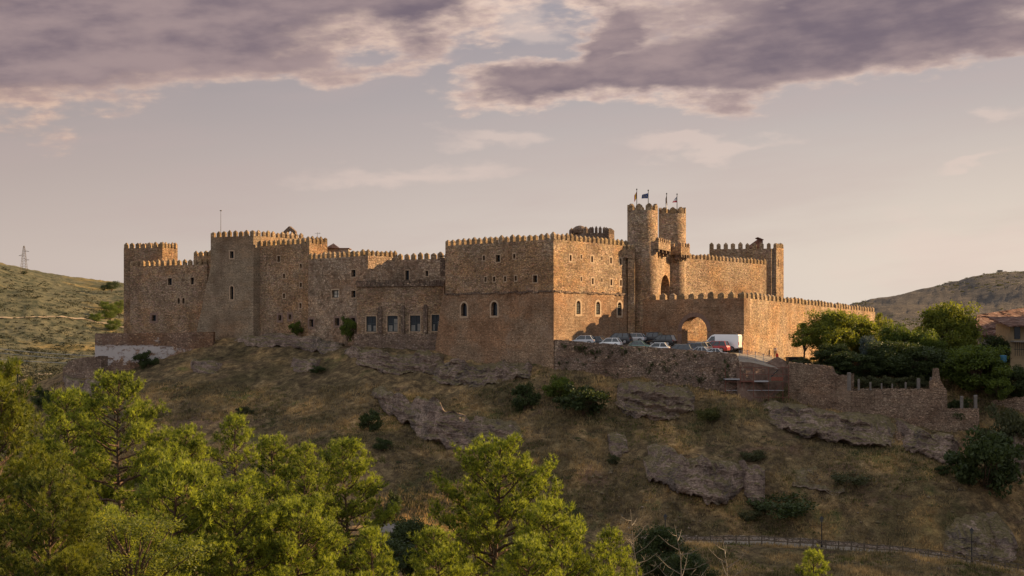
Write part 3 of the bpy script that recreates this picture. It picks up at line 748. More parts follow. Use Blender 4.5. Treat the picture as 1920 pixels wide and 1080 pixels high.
# big square tower of the west side
t2r = kXY(475, 220); t2l = kXY(395, 223.2)
u2 = (t2r - t2l).normalized()
def flare2(mb): wedge(mb, t2l, t2l - u2 * 2.75, ZY(500, 223 * K), ZY(622, 223 * K), -6, back * 6)
wing('square_tower', [t2l, t2r, t2r + bR * 10.5, t2l + bR * 9], -6, ZY(443.5, 221.5 * K),
     {0: [(434.6, 477.6, 7, 13, S, 'pane', 0.2), (434.6, 548.8, 6, 25, AR, 'pane', 0.2)]}, [(0, 1.06, 0.66, 0.72), (1, 0.98, 0.56, 0.72)], mat=M_stone_b, extra=flare2,
     label='tall square tower with a battered base and one arched slit')
# bell gable on the tower roof
gA, gB = kXY(531, 228.5), kXY(553, 227.6); gd = (gB - gA).normalized(); gw = (gB - gA).length; gz0 = ZY(444, 228 * K); ge = ZY(434, 228 * K); gt = ZY(424, 228 * K); gn = Vector((-gd.y, gd.x))
mb = MB()
def gp(s, z, off): q = gA + gd * s + gn * off; return (q.x, q.y, z)
holec = [(gw * 0.5 + 0.5 * math.cos(a), ZY(438.5, 228 * K) + 0.55 * math.sin(a)) for a in [math.pi * 2 * k / 12 - math.pi / 2 for k in range(12)]]
outer = [(gw / 2, gz0 - 1), (gw, gz0 - 1), (gw, gz0), (gw, ge), (gw * 0.93, ge + 0.12), (gw * 0.7, ge + 0.55), (gw / 2, gt), (gw * 0.3, ge + 0.55), (gw * 0.07, ge + 0.12), (0, ge), (0, gz0), (0, gz0 - 1)]
for off, fl in ((0, 1), (0.6, -1)):
    for k in range(12):
        j = (k + 1) % 12; q = [gp(*outer[k], off), gp(*outer[j], off), gp(*holec[j], off), gp(*holec[k], off)]
        mb.face(q[::fl])
for lst, fl in ((outer, 1), (holec, -1)):
    for k in range(12):
        j = (k + 1) % 12; mb.face([gp(*lst[k], 0), gp(*lst[k], 0.6), gp(*lst[j], 0.6), gp(*lst[j], 0)][::fl])
mb.build('bell_gable', M_stone_dark, castle)
# link parapet between the square tower and the low wing, then the long low wing and the corner tower
a363, a396 = kXY(363, 226.6), kXY(397, 225.6)
wing('small_turret', [a363, a396, a396 + bR * 5, a363 + bR * 5], 8, ZY(480, 226 * K), {}, [(0, 0.95, 0.6, 0.62)])
w1r = kXY(388, 225.4); w1l = kXY(244, 230.6)
wing('low_wing', [w1l, w1r, w1r + back * 8, w1l + back * 6], -4, ZY(498, 228.5 * K),
     {0: [(318.5, 528, 7.5, 13, S, 'pane'), (361, 526.7, 7.5, 13, S, 'pane'), (335, 563.9, 4.5, 11, AR, 'pane', 0.1), (344, 563.9, 4.5, 11, AR, 'pane', 0.1), (288.5, 596.3, 8, 11, S, 'pane', 0.36, M_surround_d)]},
     [(0, 1.0, 0.56, 0.72)])
c1l, c1r = kXY(232, 232.8), kXY(304.5, 231.4)
wing('corner_tower', [c1l, c1r, c1r + bR * 3.1, c1l + bR * 3.1], -4, ZY(465, 232 * K), {}, [(0, 0.98, 0.66, 0.7), (1, 0.7, 0.42, 0.7), (2, 1.0, 0.6, 0.7)], label='square tower at the far left corner of the castle')
# turret pieces seen above the west wing: lit return with merlons
r1 = kXY(577, 219.5); r2 = r1 + Vector((0.80, 0.60)) * 3.55
wing('stair_turret', [r1 - Vector((0.8, -0.3)) * 1.5, r1, r2, r2 + Vector((-0.5, 0.8)) * 3], 8, ZY(453, 220 * K), {1: [(594.5, 465, 1.6, 8, S, 'slot', 0)]}, [(1, 0.78, 0.5, 0.62)])
# little roof hut behind the middle wing
mb = MB()
h1 = kXY(632, 226); mb.box((h1.x + 0.3, h1.y, ZY(474, 226 * K)), (3.4, 3.0, 1.35))
hut = mb.build('roof_hut', M_plaster, castle)
mb = MB(); h0 = kXY(625, 225); zb_ = ZY(466, 225 * K)
rb = [(h0.x + a * 1.15, h0.y + b * 1.15, zb_) for a, b in ((-1, -1), (1, -1), (1, 1), (-1, 1))]
for k in range(4): mb.face([rb[k], rb[(k + 1) % 4], (h0.x, h0.y, zb_ + 0.85)])
mb.face(rb[::-1]); mb.build('roof', M_tile, hut)
mb = MB()   # low lean-to roof edge of the hut
mb.box((h1.x + 0.3, h1.y, ZY(466.8, 226 * K)), (3.8, 3.4, 0.12)); mb.build('eaves', M_tile, hut)

# low hall with the tall windows in front of the middle wing
a1_, a2_ = XY(669, 209.3), XY(838, 206.2)
za = ZY(531, 207.5)
an = wing('dining_hall', [a1_, a2_, a2_ + Vector((0.3, 5)), a1_ + Vector((0.3, 5))], -6, za,
     {0: [(696, 607.4, 18.5, 29, S, 'french', 0.13), (736, 607, 19.5, 30, S, 'french', 0.13), (778.5, 606.4, 19.5, 30, S, 'french', 0.13), (816.5, 605.5, 14.5, 31, S, 'french', 0.13)]}, (), depth=0.35,
     label='low hall with four tall glazed windows between stone buttresses')
mb = MB(); dA = (a2_ - a1_).normalized(); nA = Vector((dA.y, -dA.x))
for px, ty in ((713.6, 573), (756.3, 571.5), (798.5, 570)):
    s_, Y_ = px_to_s(a1_, a2_, px); c_ = a1_ + dA * s_ + nA * 0.22; zt = ZY(ty, Y_); z0_ = ZY(624, Y_)
    mb2 = MB(); mb2.box((c_.x, c_.y, (zt + z0_) / 2 - 0.2), (0.58, 0.42, zt - z0_ - 0.4), math.atan2(dA.y, dA.x)); mb2.box((c_.x, c_.y, zt - 0.30), (0.58, 0.42, 0.4), math.atan2(dA.y, dA.x), taper=0.55)
    mb2.build('buttress', M_stone_dark, an)
L_ = (a2_ - a1_).length; s_ = 0.0; rg = random.Random(5)     # worn parapet of dark stone, the stumps of merlons
while s_ < L_ - 0.2:
    l_ = rg.uniform(0.5, 0.9); c_ = a1_ + dA * (s_ + l_ / 2) + nA * 0.02; hh = 0.75 + rg.uniform(-0.15, 0.25)
    mb.box((c_.x, c_.y, za - 0.45 + hh / 2), (l_ * 0.97, 0.5, hh), math.atan2(dA.y, dA.x), taper=rg.uniform(0.85, 0.97))
    s_ += l_ * 1.02
mb.build('parapet', M_stone_dark, an)
# rubble terrace below the dining hall windows
mb = MB(); e1, e2 = XY(664, 208.0), XY(828, 205.0)
prism(mb, [e1, e2, e2 + Vector((0.3, 3)), e1 + Vector((0.3, 3))], -8, ZY(626, 206.5)); mb.build('plinth', M_terrace, an)

# polygonal tower behind the hall block
o6 = [XY(1067, 217), XY(1108, 213.5), XY(1136, 213.5), XY(1152, 217.0), XY(1140, 222), XY(1075, 222)]
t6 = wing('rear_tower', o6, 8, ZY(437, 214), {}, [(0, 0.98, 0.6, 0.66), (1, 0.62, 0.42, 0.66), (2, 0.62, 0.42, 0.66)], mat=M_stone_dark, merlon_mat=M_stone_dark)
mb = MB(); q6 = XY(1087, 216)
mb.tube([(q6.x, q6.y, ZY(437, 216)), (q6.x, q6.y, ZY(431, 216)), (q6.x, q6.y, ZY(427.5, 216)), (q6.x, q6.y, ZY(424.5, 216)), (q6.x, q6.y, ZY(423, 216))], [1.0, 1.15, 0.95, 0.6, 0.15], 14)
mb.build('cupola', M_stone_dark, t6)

# twin round towers and the gate between them ------------------------
def round_tower(name, c, Rr, z0, z1, nm=9, ph=0.0, label=None):
    mb = MB(); N = 40
    rings = [(z0, Rr * 1.02), (z0 + 6, Rr * 1.01), ((z0 + z1) / 2, Rr), (z1, Rr)]
    mb.tube([(c.x, c.y, z) for z, _ in rings], [r for _, r in rings], N)
    for f in range(len(mb.f)): pass
    o = mb.build(name, M_stone, castle, smooth=False)
    for p_ in o.data.polygons:
        if len(p_.vertices) == 4: p_.use_smooth = True
    if label: o['label'] = label
    mb = MB(); rg = random.Random(int(c.x * 10))
    for k in range(nm):
        a0 = ph + 2 * math.pi * k / nm; aw = 2 * math.pi / nm * 0.64; m_ = 5
        hh = 0.62 * rg.uniform(0.93, 1.05); th = 0.42
        prof = []
        for q in range(m_):
            f_ = q / (m_ - 1); a = a0 + (f_ - 0.5) * aw; zt = z1 + hh + 0.34 * (1 - abs(2 * f_ - 1) ** 1.3)
            prof.append([(c.x + r * math.cos(a), c.y + r * math.sin(a), z) for r, z in ((Rr, z1 - 0.05), (Rr, zt), (Rr - th, zt), (Rr - th, z1 - 0.05))])
        for q in range(m_ - 1):
            A_, B_ = prof[q], prof[q + 1]
            for e in range(3): mb.face([A_[e], B_[e], B_[e + 1], A_[e + 1]])
        mb.face([prof[0][0], prof[0][1], prof[0][2], prof[0][3]]); mb.face([prof[-1][3], prof[-1][2], prof[-1][1], prof[-1][0]])
    mb.build('battlement', M_merlon, o)
    return o
T3c = Vector((19.0, 207.0)); T4c = XY(1260.5, 217)
rt1 = round_tower('round_tower', T3c, 2.22, -4, 18.95, 9, 0.2, 'left and nearer of the twin round gate towers')
rt2 = round_tower('round_tower', T4c, 2.08, -4, 19.4, 9, 0.45, 'right and farther of the twin round gate towers')
gA = Vector((20.85, 207.1)); gB = Vector((24.2, 215.4)); gu = (gB - gA).normalized(); gn = Vector((gu.y, -gu.x))
gate = wing('gate_passage', [gA, gB, gB - gn * 2.5, gA - gn * 2.5], -4, 14.3, {0: [(1247.5, 570, 17.5, 110, AR, 'slot', 0.0)]}, (), depth=2.2, label='sunlit wall with a tall arch between the round towers')  # arch closed by a near-black sheet standing in for the unlit passage
def brattice(A_, u_, L_, dep, z0, z1, nm, name='machicolation'):
    n_ = Vector((u_.y, -u_.x)); B_ = A_ + u_ * L_
    mb = MB(); prism(mb, [A_, B_, B_ - n_ * dep, A_ - n_ * dep], z0, z1)
    m2, _ = merlons(None, A_, B_, z1, 1, L_ / (nm * 1.75), 0.48, cap=0.22, th=0.32, n=nm)
    i = len(mb.v); mb.v += m2.v; mb.f += [tuple(q + i for q in f) for f in m2.f]; mb.m += m2.m
    m2, _ = merlons(None, A_ - n_ * dep, A_, z1, 1, dep / 3.2, 0.48, cap=0.22, th=0.32, n=2)
    i = len(mb.v); mb.v += m2.v; mb.f += [tuple(q + i for q in f) for f in m2.f]; mb.m += m2.m
    o = mb.build(name, M_stone, castle)
    for k in range(4):
        mb = MB()
        c_ = A_ + u_ * (0.25 + (L_ - 0.5) * k / 3) - n_ * 0.55
        mb.box((c_.x, c_.y, z0 - 0.22), (0.3, 1.1, 0.44), math.atan2(u_.y, u_.x)); c_ = c_ - n_ * 0.25
        mb.box((c_.x, c_.y, z0 - 0.60), (0.3, 0.7, 0.38), math.atan2(u_.y, u_.x))
        mb.build('corbel', M_stone_dark, o)
    return o
brattice(gA - gu * 2.0 + gn * 1.1, gu, 6.3, 1.6, 13.3, 14.4, 6)
k2 = XY(1277, 213.5); u2b = Vector((0.55, 0.835)).normalized()
brattice(k2, u2b, 2.95, 1.7, 13.05, 14.25, 4)
lk0, lk1 = XY(1168.5, 202.9), XY(1190, 203.6)
wing('link_wall', [lk0, lk1, lk1 + Vector((0.5, 3.5)), lk0 + Vector((0.5, 3.5))], 11.9, 13.2, {}, [(0, 0.8, 0.5, 0.4)])
lk0 = XY(1177, 203.4)
wing('link_buttress', [lk0, lk1, lk1 + Vector((0.5, 3)), lk0 + Vector((0.5, 3))], -4, 12.0)
# upper curtain wall and the tall rear tower
u0, u1 = XY(1279, 216.5), XY(1437, 235.3); ud = (u1 - u0).normalized(); un = Vector((ud.y, -ud.x))
wing('curtain_wall', [u0, u1, u1 - un * 1.6, u0 - un * 1.6], -4, ZY(484.5, 217.5), {}, [(0, 1.05, 0.56, 0.62)], label='sunlit upper curtain wall right of the round towers')
t5a, t5b = XY(1330, 238), XY(1446, 236.2)
t5 = wing('rear_keep', [t5a, t5b, t5b + uB * 1.6, t5a + uB * 8], -4, ZY(466.5, 237), {}, [(0, 1.22, 0.72, 0.74)], label='tall shaded keep behind the curtain wall')
c0_, c1_ = XY(1449.5, 236.9), XY(1455.5, 236.7)
wing('corner_turret', [c0_, c1_, c1_ + uB * 2.6, c0_ + uB * 3.2], -4, ZY(464.5, 237), {1: [(1459.8, 493, 1.2, 14, S, 'slot', 0)]}, [(1, 0.55, 0.34, 0.55), (0, 0.55, 0.34, 0.55)])
rk = XY(1418, 239.5); zz = ZY(464, 239.5)
mb = MB()
pr = [(-1.4, 0), (0.95, 0), (0.95, 1.25), (0.55, 1.75), (-1.4, 0.35)]
f1_ = [(rk.x + a, rk.y - 0.9, zz + b - 0.2) for a, b in pr]; f2_ = [(rk.x + a, rk.y + 1.2, zz + b - 0.2) for a, b in pr]
mb.face(f1_); mb.face(f2_[::-1])
for k in range(5): mb.face([f1_[k], f2_[k], f2_[(k + 1) % 5], f1_[(k + 1) % 5]])
mb.box((rk.x + 0.55, rk.y + 0.1, zz + 1.42), (1.1, 2.4, 0.12), R3=Matrix.Rotation(R(22), 3, 'Y'))
mb.build('lean_to_roof', M_tile, t5)

# ------------------------------------------------------------------ outer gate wall and side wall
outer_wall = empty('outer_wall', (25, 200, -1))
tag(outer_wall, 'battlemented outer wall with an arched gateway behind the parked cars', 'wall')
G0, G1 = XY(1190, 205.6), XY(1395, 195.0); gd_ = (G1 - G0).normalized(); gn_ = Vector((gd_.y, -gd_.x))
zt_gw = 5.95; TH = 1.7
hole = hole_px(G0, G1, 1302, 622, 48, 58, True); hole = (hole[0], hole[1], -3.0, ZY(594, 200), True)
mb = MB()
face_holes(mb, G0, G1, -5, zt_gw, [hole], TH, arch_n=16)
L_ = (G1 - G0).length
bh = (L_ - hole[1], L_ - hole[0], hole[2], hole[3], True)
face_holes(mb, G1 - gn_ * TH, G0 - gn_ * TH, -5, zt_gw, [bh], 0.0, arch_n=16)
mb.face([(G0.x, G0.y, zt_gw), (G1.x, G1.y, zt_gw), ((G1 - gn_ * TH).x, (G1 - gn_ * TH).y, zt_gw), ((G0 - gn_ * TH).x, (G0 - gn_ * TH).y, zt_gw)])
mb.face([(G1.x, G1.y, -5), ((G1 - gn_ * TH).x, (G1 - gn_ * TH).y, -5), ((G1 - gn_ * TH).x, (G1 - gn_ * TH).y, zt_gw), (G1.x, G1.y, zt_gw)])
gw = mb.build('gate_wall', M_stone_low, outer_wall)
m2, _ = merlons(None, G0 + gd_ * 2.6, G1, zt_gw, 1.52, 0.98, 0.62, cap=0.34, th=0.6)
m2.build('battlement', M_merlon, gw)
mb = MB()      # ring of dressed stones round the arch
s0, s1, t0_, t1_, _ = hole; r_ = (s1 - s0) / 2; cs, cz__ = (s0 + s1) / 2, t1_ - r_
def gpt(s, z, off): q = G0 + gd_ * s + gn_ * off; return (q.x, q.y, z)
blocks = [((cs - r_, z), (cs - r_ - 0.62, z), (cs - r_ - 0.62, z + 0.48), (cs - r_, z + 0.48)) for z in np.arange(-2.9, cz__ - 0.45, 0.5)]
blocks += [((cs + r_, z), (cs + r_, z + 0.48), (cs + r_ + 0.62, z + 0.48), (cs + r_ + 0.62, z)) for z in np.arange(-2.9, cz__ - 0.45, 0.5)]
for k in range(15):
    a, b = math.pi * (k + 0.03) / 15, math.pi * (k + 0.97) / 15
    blocks.append(tuple((cs - rr_ * math.cos(q), cz__ + rr_ * math.sin(q)) for rr_, q in ((r_, a), (r_ + 0.62, a), (r_ + 0.62, b), (r_, b))))
for bl in blocks:
    f = [gpt(s, z, 0.05) for s, z in bl]; mb.face(f)
    for k in range(4): mb.face([f[k], f[(k + 1) % 4], gpt(*bl[(k + 1) % 4], -0.02), gpt(*bl[k], -0.02)])
mb.build('arch_surround', M_surround_d, gw)
S0 = G1.copy(); S1 = XY(1641, 262.0); sd_ = (S1 - S0).normalized(); sn_ = Vector((sd_.y, -sd_.x))
mid = S0 + sd_ * 0.0
zs0, zs1 = 5.95, 5.35
mb = MB(); nseg = 8
def off_(f): return -sn_ * (0.3 + 1.2 * min(1.0, f * nseg))
for k in range(nseg):     # wall top steps down gently with the ground
    a_ = S0.lerp(S1, k / nseg); b_ = S0.lerp(S1, (k + 1) / nseg); zt = zs0 + (zs1 - zs0) * (k + 0.5) / nseg
    ai, bi = a_ + off_(k / nseg), b_ + off_((k + 1) / nseg)
    face_holes(mb, a_, b_, -9, zt, [])
    mb.face([(a_.x, a_.y, zt), (b_.x, b_.y, zt), (bi.x, bi.y, zt), (ai.x, ai.y, zt)])
    mb.face([(bi.x, bi.y, -9), (ai.x, ai.y, -9), (ai.x, ai.y, zt), (bi.x, bi.y, zt)])
    mb.face([(b_.x, b_.y, -9), (bi.x, bi.y, -9), (bi.x, bi.y, zt), (b_.x, b_.y, zt)])
# slight batter at the corner
wedge(mb, S0 + sd_ * 0.01, S0 + sd_ * 0.01 - sd_ * 0.6, 1.6, -2.2, -7, -sn_ * 0.28)
sw = mb.build('side_wall', M_stone, outer_wall); sw['label'] = 'long sunlit side wall running back from the corner'
tot = MB()
for k in range(nseg):
    a_ = S0.lerp(S1, k / nseg); b_ = S0.lerp(S1, (k + 1) / nseg); zt = zs0 + (zs1 - zs0) * (k + 0.5) / nseg
    if k == 5: a_ = a_ + sd_ * 0.9
    m2, _ = merlons(None, a_, b_ - sd_ * 0.75, zt, 1.72, 1.0, 0.66, cap=0.34, th=0.6)
    i = len(tot.v); tot.v += m2.v; tot.f += [tuple(q + i for q in f) for f in m2.f]; tot.m += m2.m
tot.build('battlement', M_merlon, sw)

# ------------------------------------------------------------------ parking terrace and its retaining wall
def floorz(x, y):
    return -0.55 + 0.11 * (y - 200) + 0.07 * (25 - x) - 0.22 * max(0.0, x - 31)
W0, W1 = XY(1040, 189.8), XY(1386, 183.4)
mb = MB()      # sheet of gravel, a closed slab
xs_ = np.linspace(0, 1, 30); grid = []
def fl_edge(fr):       # front line from the wall to the breach, back line along castle and outer wall
    return W0.lerp(W1, fr)
cols_ = []
for k in range(41):
    fr = k / 40 * 1.40
    if fr <= 1: a_ = W0.lerp(W1, fr) + Vector((0, 0.3))
    else: a_ = W1 + Vector((0.3, 0.3)) + (XY(1500, 187.5) - W1) * ((fr - 1) / 0.40)
    if fr <= 0.32: b_ = Cn.lerp(Rf, fr / 0.32) + Vector((0.0, 1.0))
    elif fr <= 1.0: b_ = (Rf + Vector((2, 3))).lerp(XY(1330, 206), (fr - 0.32) / 0.68)
    else: b_ = XY(1330, 206).lerp(XY(1560, 232), (fr - 1) / 0.40)
    if k == 0: b_ = a_ + Vector((0.5, 0.9))
    cols_.append([a_.lerp(b_, j / 12) for j in range(13)])
rr_ = random.Random(2)
for k in range(40):
    for j in range(12):
        q = [cols_[k][j], cols_[k + 1][j], cols_[k + 1][j + 1], cols_[k][j + 1]]
        mb.face([(p.x, p.y, floorz(p.x, p.y)) for p in q])
    a_, b_ = cols_[k][0], cols_[k + 1][0]
    mb.face([(a_.x, a_.y, floorz(a_.x, a_.y) - 1.2), (b_.x, b_.y, floorz(b_.x, b_.y) - 1.2), (b_.x, b_.y, floorz(b_.x, b_.y)), (a_.x, a_.y, floorz(a_.x, a_.y))])
eb_ = MB()
for k in range(28, 40):
    a_, b_ = cols_[k][0], cols_[k + 1][0]; za_, zb_ = floorz(a_.x, a_.y) - 0.02, floorz(b_.x, b_.y) - 0.02
    j1, j2 = random.Random(k).uniform(-.3, .3), random.Random(k + 1).uniform(-.3, .3)
    eb_.face([(a_.x, a_.y - 2.4, za_ - 5), (b_.x, b_.y - 2.4, zb_ - 5), (b_.x, b_.y - 0.9 + j2, zb_ - 1.6), (a_.x, a_.y - 0.9 + j1, za_ - 1.6)])
    eb_.face([(a_.x, a_.y - 0.9 + j1, za_ - 1.6), (b_.x, b_.y - 0.9 + j2, zb_ - 1.6), (b_.x, b_.y - 0.03, zb_), (a_.x, a_.y - 0.03, za_)])
lot = mb.build('parking_ground', M_gravel); tag(lot, 'gravel parking ground below the castle gate', kind='structure')
tag(eb_.build('earth_bank', M_earth), 'reddish earth bank where the wall has collapsed', kind='structure')
# ground beyond the arch
mb = MB(); q = [XY(1255, 204), XY(1345, 201), XY(1380, 225), XY(1270, 218)]
mb.face([(p.x, p.y, -0.45) for p in q]); mb.face([(p.x, p.y, -0.9) for p in q][::-1])
for k in range(4): mb.face([(q[k].x, q[k].y, -0.9), (q[(k + 1) % 4].x, q[(k + 1) % 4].y, -0.9), (q[(k + 1) % 4].x, q[(k + 1) % 4].y, -0.45), (q[k].x, q[k].y, -0.45)])
tag(mb.build('courtyard_ground', M_gravel), 'ground inside the gateway', kind='structure')

mb = MB(); d_ = (W1 - W0).normalized(); n_ = Vector((d_.y, -d_.x)); L_ = (W1 - W0).length; N_ = 60; rg = random.Random(11)
tops = []
for k in range(N_ + 1):
    f_ = k / N_; zt = 0.22 + (-1.62 - 0.22) * f_ + rg.uniform(-0.05, 0.05)
    if f_ > 0.985: zt -= 1.0
    tops.append(zt)
for k in range(N_):
    a_ = W0.lerp(W1, k / N_); b_ = W0.lerp(W1, (k + 1) / N_)
    def q(p, z, off): r = p - n_ * off; return (r.x, r.y, z)
    bt = 0.5
    mb.face([q(a_, -9, -bt), q(b_, -9, -bt), q(b_, tops[k + 1], 0), q(a_, tops[k], 0)])
    mb.face([q(a_, tops[k], 0), q(b_, tops[k + 1], 0), q(b_, tops[k + 1], 0.6), q(a_, tops[k], 0.6)])
    mb.face([q(b_, -9, 0.6), q(a_, -9, 0.6), q(a_, tops[k], 0.6), q(b_, tops[k + 1], 0.6)])
# broken end, stepping down
a_ = W1
steps = [(0.0, -2.6), (0.35, -3.1), (0.7, -3.7), (0.95, -4.6), (1.2, -5.6)]
for (s_, z_), (s2, _) in zip(steps, steps[1:] + [(1.4, 0)]):
    c_ = a_ + d_ * ((s_ + s2) / 2); mb.box((c_.x, c_.y + 0.2, (z_ - 9) / 2), (s2 - s_, 0.9, z_ + 9), math.atan2(d_.y, d_.x))
tw = mb.build('retaining_wall', M_terrace)
tag(tw, 'long weedy rubble retaining wall holding up the parked cars', 'wall')

# ------------------------------------------------------------------ far left lower wall with flaking whitewash
def ruin_wall(name, label, A, B, tops, zbot, th=0.8, mat=M_garden, batt=0.3, group=None, n=40, seed=1, jit=0.12):
    """rubble wall from A to B, top heights interpolated from tops (list of (fraction, z)), slightly ragged"""
    rg = random.Random(seed); d_ = (B - A).normalized(); n_ = Vector((d_.y, -d_.x)); mb = MB()
    tz = [float(np.interp(k / n, [a for a, _ in tops], [z for _, z in tops])) + rg.uniform(-jit, jit) for k in range(n + 1)]
    def q(p, z, off): r = p - n_ * off; return (r.x, r.y, z)
    for k in range(n):
        a_ = A.lerp(B, k / n); b_ = A.lerp(B, (k + 1) / n)
        mb.face([q(a_, zbot, -batt), q(b_, zbot, -batt), q(b_, tz[k + 1], 0), q(a_, tz[k], 0)])
        mb.face([q(a_, tz[k], 0), q(b_, tz[k + 1], 0), q(b_, tz[k + 1], th), q(a_, tz[k], th)])
        mb.face([q(b_, zbot, th), q(a_, zbot, th), q(a_, tz[k], th), q(b_, tz[k + 1], th)])
    for p, z, fl in ((A, tz[0], 1), (B, tz[-1], -1)):
        mb.face([q(p, zbot, th), q(p, zbot, -batt), q(p, z, 0), q(p, z, th)][::fl])
    o = mb.build(name, mat); tag(o, label, 'wall', group); return o
ruin_wall('whitewashed_wall', 'low wall with flaking whitewash below the far left of the castle', XY(178, 221.5), XY(400, 223.5), [(0, ZY(625, 221)), (0.75, ZY(623.5, 222)), (1, ZY(622, 223))], -9, 3.0, M_white, 0.2, seed=4, jit=0.04)
ruin_wall('ruined_wall', 'crumbling rubble footing left of the whitewashed wall', XY(118, 225), XY(190, 220.5), [(0, ZY(690, 225)), (0.15, ZY(677, 225)), (0.5, ZY(671, 223)), (1, ZY(668, 221))], -12, 1.5, M_terrace, 0.3, seed=6)

# garden wall on the right ---------------------------------------------
gw0, gw1, gw2, gw3 = XY(1478, 183.2), XY(1596, 178.2), XY(1745, 176.3), XY(1776, 176.1)
garden = empty('garden_wall', (45, 178, -9)); tag(garden, 'long coursed rubble garden wall below the dark trees on the right', 'wall')
def sub(o, par): o.parent = par; o.location = (-par.location.x, -par.location.y, -par.location.z); 
def part_wall(name, *a, **k):
    o = ruin_wall(name, None, *a, **k); sub(o, garden)
    for q in ('label', 'category'):
        if q in o: del o[q]
    return o
part_wall('sloping_wall', gw0, gw1, [(0, ZY(680, 183)), (0.3, ZY(683, 181)), (0.68, ZY(688, 180)), (0.72, ZY(703, 179)), (0.9, ZY(705, 178)), (0.94, ZY(701, 178)), (1, ZY(702, 178))], -15, 0.9, M_garden, 0.3, n=70, seed=8)
part_wall('straight_wall', gw1 + Vector((0.02, 0.03)), gw2, [(0, ZY(729, 178)), (1, ZY(729, 176.5))], -15, 0.9, M_garden, 0.3, seed=9, jit=0.07)
part_wall('broken_pillar', gw2, gw3, [(0, ZY(716, 176)), (0.18, ZY(712, 176)), (0.22, ZY(691, 176)), (0.5, ZY(691, 176)), (0.58, ZY(712, 176)), (0.92, ZY(730, 176)), (1, ZY(735, 176))], -15, 1.1, M_garden, 0.3, n=26, seed=10, jit=0.05)
part_wall('low_stretch', gw3 + Vector((0.02, 0.0)), XY(1836, 175.5), [(0, ZY(766, 176)), (1, ZY(766, 175.5))], -15, 0.9, M_garden, 0.3, seed=12, jit=0.06)
ruin_wall('boundary_wall', 'short rubble wall at the right edge behind the dark bushes', XY(1858, 180), XY(1990, 177), [(0, ZY(752, 180)), (0.4, ZY(744, 179)), (1, ZY(738, 177))], -16, 0.8, M_garden, 0.3, seed=13)
ruin_wall('low_rubble_wall', 'low broken rubble wall on the rock below the garden wall', XY(1680, 172.5), XY(1800, 171), [(0, ZY(812, 172.5)), (0.3, ZY(822, 172)), (0.7, ZY(822, 172)), (1, ZY(835, 171))], -17, 1.2, M_garden, 0.6, seed=14, jit=0.3)
def post(px, py0, py1, Y, wd, lab):
    b = XY(px, Y); z0, z1 = ZY(py1, Y), ZY(py0, Y); mb = MB()
    mb.box((b.x, b.y, (z0 + z1) / 2 - 0.1), (wd, wd, z1 - z0 + 0.2), RND.uniform(-0.2, 0.2)); mb.box((b.x, b.y, z1 + 0.05), (wd * 1.12, wd * 1.12, 0.1), taper=0.7)
    mb.build('pillar', M_post, None); o = col.objects[-1]
    tag(o, lab, 'pillar', 'stone pillars standing on the garden wall')
for px, py0, py1, wd, lab in ((1592, 700, 729, 0.42, 'pale pillar at the left end of the straight garden wall'), (1610, 712, 729, 0.22, 'thin pillar just right of the wide left end pillar'), (1632, 718, 729, 0.20, 'small pillar in the hedge, second of the thin ones from the left'),
      (1653, 720, 729, 0.16, 'smallest stub pillar in the left half of the hedge'), (1673, 721, 729, 0.16, 'stub pillar at the middle of the hedge'), (1698, 718, 729, 0.20, 'thin pillar near the right end of the hedge'), (1722, 711, 729, 0.34, 'wide pale pillar at the right end of the hedge'),
      (1747, 709, 729, 0.40, 'pale pillar against the broken wall stump'), (1803, 744, 767, 0.36, 'pillar on the low wall, nearer the broken stump'), (1829, 742, 767, 0.36, 'pillar on the low wall beside the dark bushes')):
    post(px, py0, py1, 177.6 if px < 1760 else 176.2, wd, lab)

